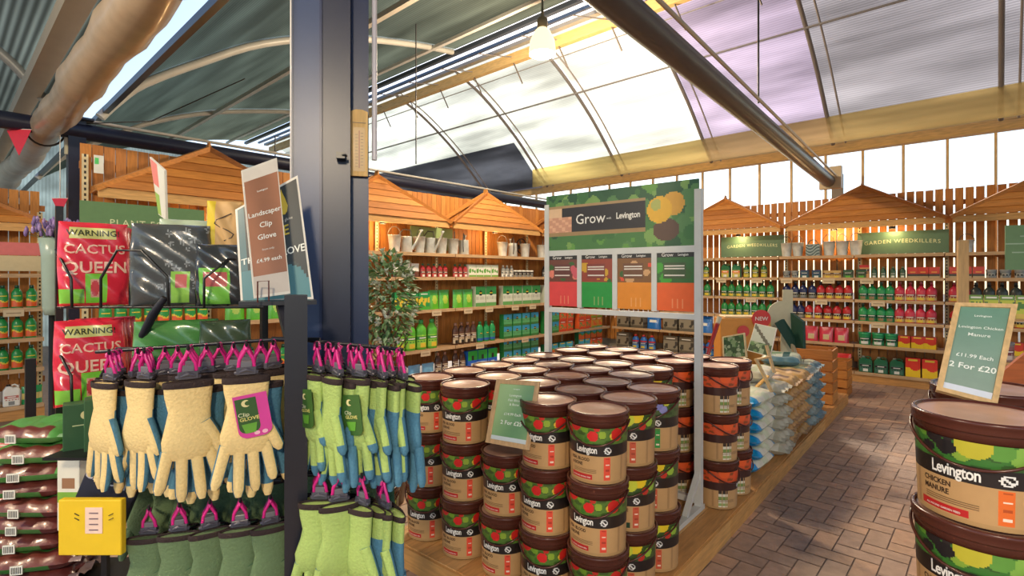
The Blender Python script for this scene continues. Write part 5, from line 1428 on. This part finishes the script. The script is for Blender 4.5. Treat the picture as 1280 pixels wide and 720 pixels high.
pts = [(.70, .74), (.66, .80), (.665, .87), (.70, .93), (.715, .96), (.725, .93), (.76, .87), (.79, .80), (.77, .755), (.735, .735)]
b.add([q(u_, v_, .002) for u_, v_ in pts], [tuple(range(len(pts)))[::-1]], L(216, 190, 50)); b.text('clip glove', .035 * hg, lambda x, y: q(.73 + x / wd, .69 + y / hg, .002), L(206, 206, 200)); b.build('emblem', V_PRINT, o)
# wire holder clips of the signs
b = MB(); b.tube([P3(322, 378, 1.46) - so, P3(322, 352, 1.45) - so, P3(336, 351, 1.46) - so, P3(336, 376, 1.47) - so], .0022, 6, L(90, 40, 34)); b.build('sign_clip', V_STEEL, stand)
b = MB(); b.bar(P3(300, 379, 1.52) - so, P3(395, 377, 1.60) - so, .10, .012, ST); b.bar(P3(352, 380, 1.55) - so, P3(364, 425, 1.42) - so, .03, .02, ST); b.build('sign_tray', V_STEEL, stand)
# white slanted card holder further left
cs = [P3(187, 196, 1.95), P3(206, 213, 1.86), P3(208, 276, 1.86), P3(198, 268, 1.95)]
lean_sign('slim white and pink angled show card over the red bags', cs, [], WHT, None, texture=lambda u, v: L(226, 130, 120) if (u < .5 and v > .55) else (L(150, 190, 90) if u < .45 and v < .4 else L(222, 224, 212)), cat='show card', name='show_card')

# ------------------------------------------------------------------ wire rack with bags at the left
RK = 1.75
rx_, ry_ = W(175, RK + .12); ro = Vector((rx_, ry_, 0))
rack = thing('wire_rack', 'black wire rack holding red and charcoal bags at the left', 'display rack', (rx_, ry_, 0))
BKW = L(22, 22, 24)
def rod(name, pts, r=.0042, par=None):
    b = MB(); b.tube([p_ - ro for p_ in pts], r, 7, BKW); return b.build(name, V_STEEL, par or rack)
for ytier, z_ in ((384, 0), (506, 1)):
    rod('shelf_rail', [P3(72, ytier, RK - .05), P3(330, ytier, RK - .05)]); rod('shelf_rail', [P3(78, ytier - 1, RK + .20), P3(326, ytier - 1, RK + .20)])
    for k in range(14):
        px = 76 + k * 19; rod('shelf_wire', [P3(px, ytier, RK - .05), P3(px * .985 + 4, ytier - 2, RK + .20)], .0026)
    # basket fronts, bent wires
    for a_ in ([(70, ytier - 72, 1.72), (89, ytier - 36, 1.62), (90, ytier, 1.66)], [(126, ytier, 1.66), (126, ytier - 36, 1.62), (146, ytier - 71, 1.66), (177, ytier - 71, 1.66), (209, ytier - 38, 1.62), (211, ytier - 2, 1.66)], [(255, ytier, 1.66), (255, ytier - 36, 1.62), (285, ytier - 60, 1.70), (300, ytier - 60, 1.72)]):
        if z_ == 1 and a_[0][0] > 200: continue
        rod('basket_wire', [P3(*q_) for q_ in a_])
for px in (74, 330):
    b = MB(); e_ = P3(px, 300, RK + .22); b.box((e_.x - ro.x, e_.y - ro.y, .93), (.022, .022, 1.86), BKW); b.build('upright', V_STEEL, rack)
b = MB(); e_ = P3(186, 395, RK + .0)
b.tube([P3(206, 372, RK - .1) - ro, P3(192, 392, RK - .1) - ro, P3(178, 420, RK - .06) - ro], [.010, .014, .012], 8, L(18, 20, 34)); b.build('cloth_tie', V_CARD, rack)
b = MB()
for px in (74, 330):
    e_ = P3(px, 300, RK + .22); b.bar((e_.x - ro.x, e_.y - ro.y, .012), (e_.x - ro.x + .25 * sin(TH), e_.y - ro.y - .25 * cos(TH), .012), .03, .02, BKW)
b.build('base', V_STEEL, rack)
def bag_thing(label, c, wd, hg, dp, f, words, rz, name='product_bag', group=None, mat=None, tilt=0):
    t = thing(name, label, 'bag', c, rz, group)
    b = MB()
    for s in (-1, 1):
        b.grid(lambda u, v: (wd * (u - .5) * (1 + .03 * sin(5 * v + s)), s * (dp / 2) * (1 - abs(2 * u - 1) ** 5) ** .6 * (1 - abs(2 * v - 1) ** 6) ** .6 + .004 * sin(11 * u + 17 * v) + tilt * v, hg * v), 56, 60, f if s < 0 else (lambda u, v: f(.06, .3)), smooth=True, flip=(s > 0))
    o = b.build('bag_body', mat or V_FILM, t)
    if words:
        b = MB()
        for (tx, x0, z0, sz, cc, bo) in words:
            b.text(tx, sz, lambda x, y: (x0 + x, -dp / 2 * max(.02, (1 - min(1, abs((x0 + x) / wd * 2)) ** 5)) ** .6 * max(.02, 1 - abs(2 * (z0 + y) / hg - 1) ** 6) ** .6 + .004 * sin(11 * ((x0 + x) / wd + .5) + 17 * (z0 + y) / hg) - .003 + tilt * (z0 + y) / hg, z0 + y), cc, bold=bo)
        b.build('lettering', V_PRINT, o)
    return t
REDB = L(214, 44, 66)
def redbag(u, v):
    if .15 < u < .80 and .80 < v < .94: return L(206, 206, 130)
    if .36 < u < .66 and .04 < v < .38: return L(120, 200, 60) if not (.42 < u < .56 and .10 < v < .32) else (L(206, 150, 130) if ((u - .49) / .06) ** 2 + ((v - .21) / .09) ** 2 > 1 else L(190, 60, 70))
    if v < .20 and u < .34: return L(130, 200, 70) if v > .04 else L(220, 60, 60)
    return REDB
RW = [('WARNING!', -.004, .238, .027, L(50, 60, 40), .012), ('CACTUS', .0, .184, .042, L(236, 190, 170), .014), ('QUEEN', .0, .124, .052, L(236, 196, 176), .018)]
zt1 = Zat(384, RK) + .006; zt2 = Zat(506, RK) + .006
gx = 'red cactus queen bags in the wire rack'
def bagpos(px, d): x, y = W(px, d); return x, y
for tier, z_, nm in ((0, zt1, 'upper'), (1, zt2, 'lower')):
    x, y = W(119 - 5 * tier, RK - .005); bag_thing('red WARNING CACTUS QUEEN bag at front of the %s wire basket' % nm, (x, y, z_), .185, .275, .05, redbag, RW, face_cam(x, y, R(6)), tilt=.03)
    for k in range(3):
        x, y = W(126 + 7 * k - 5 * tier, RK + .055 + .05 * k); bag_thing('red bag, %s behind the front one in %s basket' % (ORD[k], nm), (x, y, z_), .18, .27, .045, lambda u, v: L(176, 34, 52) if u > .9 else redbag(u, v), [], face_cam(x, y, R(10)), tilt=.03)
_r = random.Random(31); FLW = [(_r.uniform(.35, 1), _r.uniform(.15, .95), _r.uniform(.03, .06)) for _ in range(26)]
def charcoal(u, v):
    if .50 < u < .74 and .03 < v < .42: return L(150, 206, 90) if not (.55 < u < .69 and .22 < v < .38) else L(206, 110, 110)
    for (cx, cy, r_) in FLW:
        d2 = (u - cx) ** 2 + (v - cy) ** 2
        if d2 < r_ * r_ * (.55 + .45 * cos(5 * atan2(v - cy, u - cx) + cx * 30)): return L(140, 146, 150) if d2 > r_ * r_ * .08 else L(96, 100, 104)
    return L(70, 74, 76)
for k in range(3):
    x, y = W(214 + 8 * k, RK - .005 + .055 * k); bag_thing('charcoal bag with pale floral print, %s in the upper wire basket' % ORD[k], (x, y, zt1), .225, .27, .05, charcoal, [], face_cam(x, y, R(-4)), tilt=.03)
def charc2(u, v):
    if .1 < u < .70 and .04 < v < .62: return L(110, 180, 70) if not (.2 < u < .64 and .32 < v < .55) else L(176, 90, 90)
    return L(44, 48, 52)
x, y = W(277, RK - .03); bag_thing('black bag with green label beside the charcoal floral bags', (x, y, zt1), .15, .20, .05, charc2, [], face_cam(x, y, R(-14)))
x, y = W(222, RK - .0); bag_thing('green bag in the lower rack behind the pink hooks', (x, y, zt2 - .0), .24, .275, .06, lambda u, v: L(76, 136, 70) if v > .2 else L(60, 100, 60), [], face_cam(x, y))
x, y = W(282, RK + .0); bag_thing('dark olive bag in the lower rack beside the green bag', (x, y, zt2), .15, .275, .06, lambda u, v: L(60, 76, 56), [], face_cam(x, y))
x, y = W(238, RK + .165); bag_thing('lime topped pouch standing behind the charcoal bags', (x, y, zt1), .19, .30, .05, lambda u, v: L(120, 200, 60) if .62 < v < .9 else L(180, 196, 170), [], face_cam(x, y))
x, y = W(281, RK + .11); t = bag_thing('tan kraft packet with dark script beside the brown sign', (x, y, zt1 - .0), .11, .36, .04, lambda u, v: L(206, 166, 110) if u > .25 else L(216, 190, 50), [], face_cam(x, y, R(-8)), mat=V_CARD)
b = MB(); b.tube([(.0 + .03 * sin(k * .9), -.022, .22 + .012 * k) for k in range(9)], .002, 5, L(60, 44, 34)); b.build('script_mark', V_PRINT, t)
x, y = W(396, 1.62)
# ------------------------------------------------------------------ goods at lower left
gc = 'green glove boxes with a pale emblem'
for k, (px, py, d) in enumerate(((128, 562, 1.56), (101, 566, 1.62))):
    x, y = W(px, d); z = Zat(py, d)
    t = thing('glove_box', 'dark green box with pale crescent emblem, %s the cream gloves' % ['directly behind', 'further left of'][k], 'box', (x, y, z), face_cam(x, y))
    b = MB(); b.box((0, .03, .075), (.085, .06, .15), L(40, 84, 48)); b.build('box_body', V_CARD, t, bevel=.002)
    b = MB(); m = Matrix.Translation((.012, -.0012, .115)) @ Matrix.Rotation(PI / 2, 4, 'X')
    cres = [(.013 * cos(a), .013 * sin(a)) for a in [R(60 + 24 * k_) for k_ in range(11)]] + [(.006 + .009 * cos(a), .009 * sin(a)) for a in [R(290 - 22 * k_) for k_ in range(11)]]
    b.prism(cres, m, .0006, L(216, 206, 150)); b.box((.005, -.0006, .085), (.05, .0008, .003), L(190, 200, 150)); b.build('emblem', V_PRINT, t)
# shelf table that carries compost bags and cards
tb_x, tb_y = W(75, 1.75)
tbl = thing('low_shelf_stand', 'dark steel shelf stand under the compost bags at lower left', 'shelf stand', (tb_x, tb_y, 0), TH)
ztb = Zat(563, 1.60); zlo = .58
b = MB(); q_ = Matrix.Rotation(-TH, 3, 'Z') @ (Vector((*W(116, 1.60), 0)) - Vector((tb_x, tb_y, 0))); b.box((q_.x, q_.y, ztb - .006), (.20, .12, .008), BKW); b.build('upper_shelf', V_STEEL, tbl)
b = MB(); b.box((-.02, -.06, zlo - .012), (.90, .46, .02), BKW); b.build('lower_shelf', V_STEEL, tbl)
for sx in (-.46, .42):
    for sy in (-.27, .15):
        b = MB(); b.box((sx, sy, .285), (.025, .025, .57), BKW); b.build('leg', V_STEEL, tbl)
for sx in (q_.x,):
    for sy in (q_.y + .05,):
        b = MB(); b.box((sx, sy, (zlo + ztb) / 2 - .006), (.018, .014, ztb - zlo - .008), BKW); b.build('riser', V_STEEL, tbl)
def compost(seed):
    def f(u, v):
        if v < .26: return L(96, 40, 34)
        if .62 < v < .78 and .2 < u < .7: return L(206, 226, 200)
        return L(72, 140, 66)
    return f
CB = Proto(make_sack(lambda u, v: L(74, 142, 66) if v > .22 else L(100, 42, 36), L(92, 38, 34), .24, .22, .062, 9, 'compost_bag'))
CB2 = Proto(make_sack(lambda u, v: L(84, 152, 74) if v > .15 else L(100, 42, 36), L(78, 144, 70), .24, .22, .062, 9, 'compost_bag'))
x, y = W(57, 1.80)
for q in range(9):
    p = (x + .02 * sin(q * 2.1), y + .012 * cos(q * 1.7), zlo + .058 * q + .001)
    t = (CB if q < 6 else CB2).spawn(p, TH + R(6 + 7 * sin(q * 1.3)), 'small green and brown compost bag, layer %s up at lower left' % ORD[q], 'compost bag', 'compost bags at lower left')
    b = MB(); b.box((-.015, -.118, .030), (.034, .003, .028), WHT)
    for k in range(6): b.box((-.027 + k * .0048, -.1198, .030), (.002, .001, .020), BLK)
    b.build('barcode_label', V_PRINT, t)
x, y = W(-2, 1.95)
PB = Proto(make_sack(lambda u, v: L(226, 120, 120) if int(v * 14) % 2 else L(222, 214, 200), L(214, 80, 84), .26, .22, .085, 12, 'seed_bag'))
GB = Proto(make_sack(lambda u, v: L(40, 150, 80), L(30, 120, 64), .26, .22, .085, 13, 'seed_bag'))
for q in range(5):
    (GB if q in (0, 1) else PB).spawn((x, y, zlo + .082 * q + .001), TH + R(5 * q - 8), '%s bag at the far lower left edge, layer %s' % ('bright green' if q in (0, 1) else 'pink and white', ORD[q]), 'bag', 'bags at the far lower left edge')
# dark garden wallet and yellow card
t = thing('garden_wallet', 'dark navy wallet with GARDEN lettering beside the yellow card', 'wallet', tuple(P3(122, 648, 1.50)), TH + R(4))
m = Matrix.Rotation(R(22), 4, 'Y')
b = MB(); b.xf = m; b.box((0, 0, .09), (.15, .02, .17), L(30, 34, 52)); b.xf = None; ob = b.build('wallet_body', V_CARD, t, bevel=.003)
b = MB(); b.text('GARDEN', .034, lambda x, y: tuple(m @ Vector((x - .005, -.0112, .115 + y))), L(176, 176, 186), bold=.015); b.build('lettering', V_PRINT, ob)
t = thing('yellow_card', 'bright yellow care card with small pale note at lower left', 'card', tuple(P3(112, 690, 1.42)), TH)
b = MB(); b.box((0, .01, .065), (.17, .02, .15), L(226, 190, 30)); ob = b.build('card_body', V_CARD, t, bevel=.003)
b = MB(); b.box((.012, -.0008, .085), (.046, .0012, .07), L(236, 206, 190))
for k in range(4): b.box((.012, -.0018, .105 - .015 * k), (.024, .0008, .003), L(120, 100, 110))
for s in (-1, 1):
    for k in range(2): b.bar((.012 + s * .04, -.0008, .098 - .012 * k), (.012 + s * .052, -.0008, .104 - .012 * k), .002, .002, L(60, 50, 30))
b.build('note_print', V_PRINT, ob)
# box and bottles peeking between: white tub card
t = thing('seed_carton', 'white and green carton tucked behind the navy wallet', 'carton', tuple(P3(84, 664, 1.66)), TH)
b = MB(); b.box((0, .03, .11), (.07, .05, .22), WHT); ob = b.build('box_body', V_CARD, t)
b = MB(); b.grid(lambda u, v: (-.034 + .068 * u, .004, .22 * v), 10, 20, lambda u, v: L(120, 170, 60) if .4 < v < .56 else (L(150, 110, 80) if .60 < v < .76 and .2 < u < .8 else L(222, 220, 206))); b.build('printed_face', V_PRINT, ob)
# a red and white carton and green tub behind the post
t = thing('dark_post', 'slim black post standing at far left before the set-back shelves', 'post', (*W(38, 2.3), 0))
b = MB(); b.box((0, 0, .62), (.035, .035, 1.24), L(24, 24, 30)); b.build('shaft', V_STEEL, t)
b = MB(); b.lathe([(0, 0), (.12, 0), (.12, .012), (.02, .02), (0, .02)], 20, BKW); b.build('foot', V_STEEL, t)
# lavender in a tall grey vase
x, y = W(66, 2.9)
vs = thing('flower_vase', 'tall grey green pot of purple lavender left of the red bags', 'flower pot', (x, y, 0))
zt = Zat(298, 2.9)
b = MB(); b.lathe([(0, zt - .42), (.035, zt - .42), (.045, zt - .38), (.05, zt - .1), (.062, zt), (.055, zt), (.045, zt - .09), (0, zt - .09)], 20, L(140, 158, 146)); b.lathe([(0, 0), (.14, 0), (.14, .02), (.02, .03), (.018, zt - .42), (0, zt - .42)], 18, BKW); b.build('pot_body', V_PLASTIC, vs)
b = MB(); rr = random.Random(4)
for k in range(70):
    a = rr.uniform(0, 6.28); r_ = rr.uniform(.0, .115); hz = rr.uniform(.02, .10)
    p0 = Vector((.02 * cos(a), .02 * sin(a), zt - .05)); p1 = Vector((r_ * cos(a), r_ * sin(a), zt + hz))
    b.tube([p0, (p0 + p1) / 2 + Vector((0, 0, .02)), p1], .0016, 4, L(96, 110, 76))
    b.lathe([(0, -.018), (.008, -.010), (.010, .006), (.004, .022), (0, .024)], 6, rr.choice([L(120, 96, 150), L(104, 84, 136), L(140, 116, 166)]), c=tuple(p1))
b.build('lavender', V_LEAF, vs)

# ------------------------------------------------------------------ thermometer board on the pillar
x, y = tuple((mR @ Vector((.115, .040, 0))))[:2]
t = thing('thermometer_board', 'pale timber thermometer board fixed on the dark blue pillar', 'thermometer', (x, y, Zat(211, 1.9)), pr)
hg = Zat(122, 1.9) - Zat(211, 1.9)
b = MB(); b.prism([(-.032, 0), (.032, 0), (.032, hg * .97), (.012, hg), (-.012, hg), (-.032, hg * .97)], Matrix.Rotation(PI / 2, 4, 'X'), .014, L(216, 178, 112)); ob = b.build('board', V_WOODZ, t)
b = MB(); b.box((0, -.0146, hg * .40), (.044, .0012, hg * .66), L(196, 160, 96)); b.box((0, -.0158, hg * .40), (.003, .0012, hg * .56), L(150, 60, 40))
for k in range(22): b.box((.010 if k % 2 else -.010, -.0158, hg * (.14 + .024 * k)), (.010, .001, .0012), L(110, 84, 50))
b.box((0, -.0155, hg * .80), (.05, .0012, .002), L(90, 66, 40)); b.build('scale_print', V_PRINT, ob)
# small dark fixing on the pillar, papers stuck to it
x, y = tuple(mR @ Vector((.052, -.066, 0)))[:2]; t = thing('cable_clip', 'small black clip on the face of the blue pillar', 'clip', (x, y, Zat(190, 1.86)), pr)
b = MB(); b.box((0, 0, 0), (.03, .05, .022), BLK); b.tube([(.0, -.02, .0), (.02, -.03, .0), (.02, -.01, .0)], .004, 6, BLK); b.build('clip_body', V_STEEL, t)
# high bay lamp under the ridge, plus two unseen fill lamps added
def bay_lamp(label, x, y, z, power):
    t = thing('high_bay_lamp', label, 'lamp', (x, y, z))
    b = MB(); b.lathe([(.17, 0), (.175, .05), (.16, .18), (.10, .30), (.06, .34), (0, .34)], 26, L(246, 236, 200)); b.build('glass_bell', LAMP_G, t)
    b = MB(); b.lathe([(0, .34), (.07, .34), (.07, .46), (.02, .50), (.01, .8), (0, .8)], 18, L(150, 140, 120)); b.build('housing', V_STEEL, t)
    b = MB(); b.lathe([(0, .02), (.13, .02), (.15, .0), (.172, .0)], 26); b.build('diffuser', LAMP_D, t)
    l = bpy.data.lights.new('lamp_light', 'POINT'); l.energy = power; l.color = (1, .80, .55); l.shadow_soft_size = .16
    lo = bpy.data.objects.new('lamp_light', l); lo.location = (0, 0, -.20); lo.parent = t; C.objects.link(lo)
LAMP_G = plain('lamp glass', L(255, 236, 190), .3, emit=(1, .80, .45), es=.9)
LAMP_D = plain('lamp diffuser', L(255, 250, 236), .3, emit=(1, .93, .8), es=2.0)
x, y = W(678, 6.9)
bay_lamp('glowing bell shaped high bay lamp hung under the roof ridge', x, y, Zat(68, 6.9), 290)
bay_lamp('added unseen fill lamp over the nearer vault, left of the camera aisle', -2.6, -2.2, 3.7, 220)  # added out of view to warm and brighten the interior
bay_lamp('added unseen fill lamp over the nearer vault, above the chicken manure aisle', 1.6, -1.6, 3.3, 240)  # second added fill lamp, also out of view
# bunting flags
bt = [(24, 162, 5.06, .24, .25), (75, 248, 5.25, .16, .17)]
for k, (px, py, d, wd, hg) in enumerate(bt):
    x, y = W(px, d)
    t = thing('bunting_flag', ['red triangular flag hanging from the dark pipe at top left', 'small red triangular flag beside the dark post'][k], 'flag', (x, y, Zat(py, d)), TH)
    b = MB(); b.prism([(-wd / 2, 0), (0, -hg), (wd / 2, 0)], Matrix.Rotation(PI / 2, 4, 'X'), .003, L(214, 40, 62)); b.build('pennant', V_CARD, t)
    b = MB(); b.tube([(-wd * .5, 0, 0), (0, 0, .004), (wd * .5, 0, 0)], .004, 6, L(226, 220, 210)); b.tube([(0, 0, 0), (0, 0, 3.0 - Zat(py, d) + .01)], .004, 6, L(226, 220, 210)); b.build('cord', V_CARD, t)

# ------------------------------------------------------------------ shrub beside the pillar
x, y = W(484, 3.75)
sh = thing('leafy_shrub', 'leafy shrub with pale blossoms and brown stem right of blue pillar', 'plant', (x, y, 0))
b = MB(); b.lathe([(0, 0), (.12, 0), (.16, .28), (.17, .28), (.17, .31), (.15, .31), (.145, .27), (0, .27)], 22, L(110, 100, 90)); b.build('pot', V_PLASTIC, sh)
b = MB(); zt = 1.36
b.tube([(0, 0, .25), (.02, .01, .6), (-.01, -.02, .95), (.015, 0, zt)], [.024, .022, .02, .014], 9, L(110, 80, 56)); rr = random.Random(9)
for k in range(14):
    a = rr.uniform(0, 6.28); z0 = rr.uniform(.85, 1.3); b.tube([(0, 0, z0), (.08 * cos(a), .08 * sin(a), z0 + .1), (.17 * cos(a), .17 * sin(a), z0 + .22)], [.008, .006, .003], 5, L(110, 84, 58))
b.build('stem', V_LEAF, sh)
b = MB()
def leaf(p, dr, ln, wd, col):
    dr = dr.normalized(); s_ = dr.cross(Vector((rr.uniform(-.4, .4), rr.uniform(-.4, .4), 1))).normalized(); n_ = s_.cross(dr)
    b.add([p, p + dr * ln * .35 + s_ * wd * .5 + n_ * .006, p + dr * ln, p + dr * ln * .35 - s_ * wd * .5 + n_ * .006, p + dr * ln * .45 - n_ * .006], [(0, 1, 4), (1, 2, 4), (2, 3, 4), (3, 0, 4)], col, 0, True)
LG = [L(110, 146, 90), L(134, 166, 108), L(92, 128, 80), L(176, 196, 150)]
for k in range(620):
    a = rr.uniform(0, 6.28); c_ = rr.uniform(-1, 1); r_ = rr.uniform(.35, 1) ** .5; s_ = math.sqrt(1 - c_ * c_)
    p = Vector((.20 * r_ * s_ * cos(a), .20 * r_ * s_ * sin(a), 1.44 + .33 * r_ * c_))
    leaf(p, Vector((cos(a) * s_ + rr.uniform(-.5, .5), sin(a) * s_ + rr.uniform(-.5, .5), c_ * .5 + rr.uniform(-.6, .3))), rr.uniform(.05, .085), rr.uniform(.025, .04), rr.choice(LG))
b.build('foliage', V_LEAF, sh)
b = MB()
for k in range(80):
    a = rr.uniform(0, 6.28); c_ = rr.uniform(-1, 1); s_ = math.sqrt(1 - c_ * c_); p = Vector((.21 * s_ * cos(a), .21 * s_ * sin(a), 1.44 + .34 * c_))
    for q in range(5):
        leaf(p, Vector((rr.uniform(-1, 1), rr.uniform(-1, 1), rr.uniform(-.6, 1))), .035, .026, L(222, 226, 206))
b.build('blossom', V_LEAF, sh)

# small white tag on the first upright
t = thing('shelf_tag', 'small white tag with green square at top of the first upright', 'tag', (XW - .39, 1.045, 2.66), PI / 2)
b = MB(); b.box((0, -.01, 0), (.075, .004, .17), L(226, 226, 214)); b.box((-.015, -.0128, .03), (.03, .002, .06), L(90, 206, 110)); b.build('tag_card', V_CARD, t)
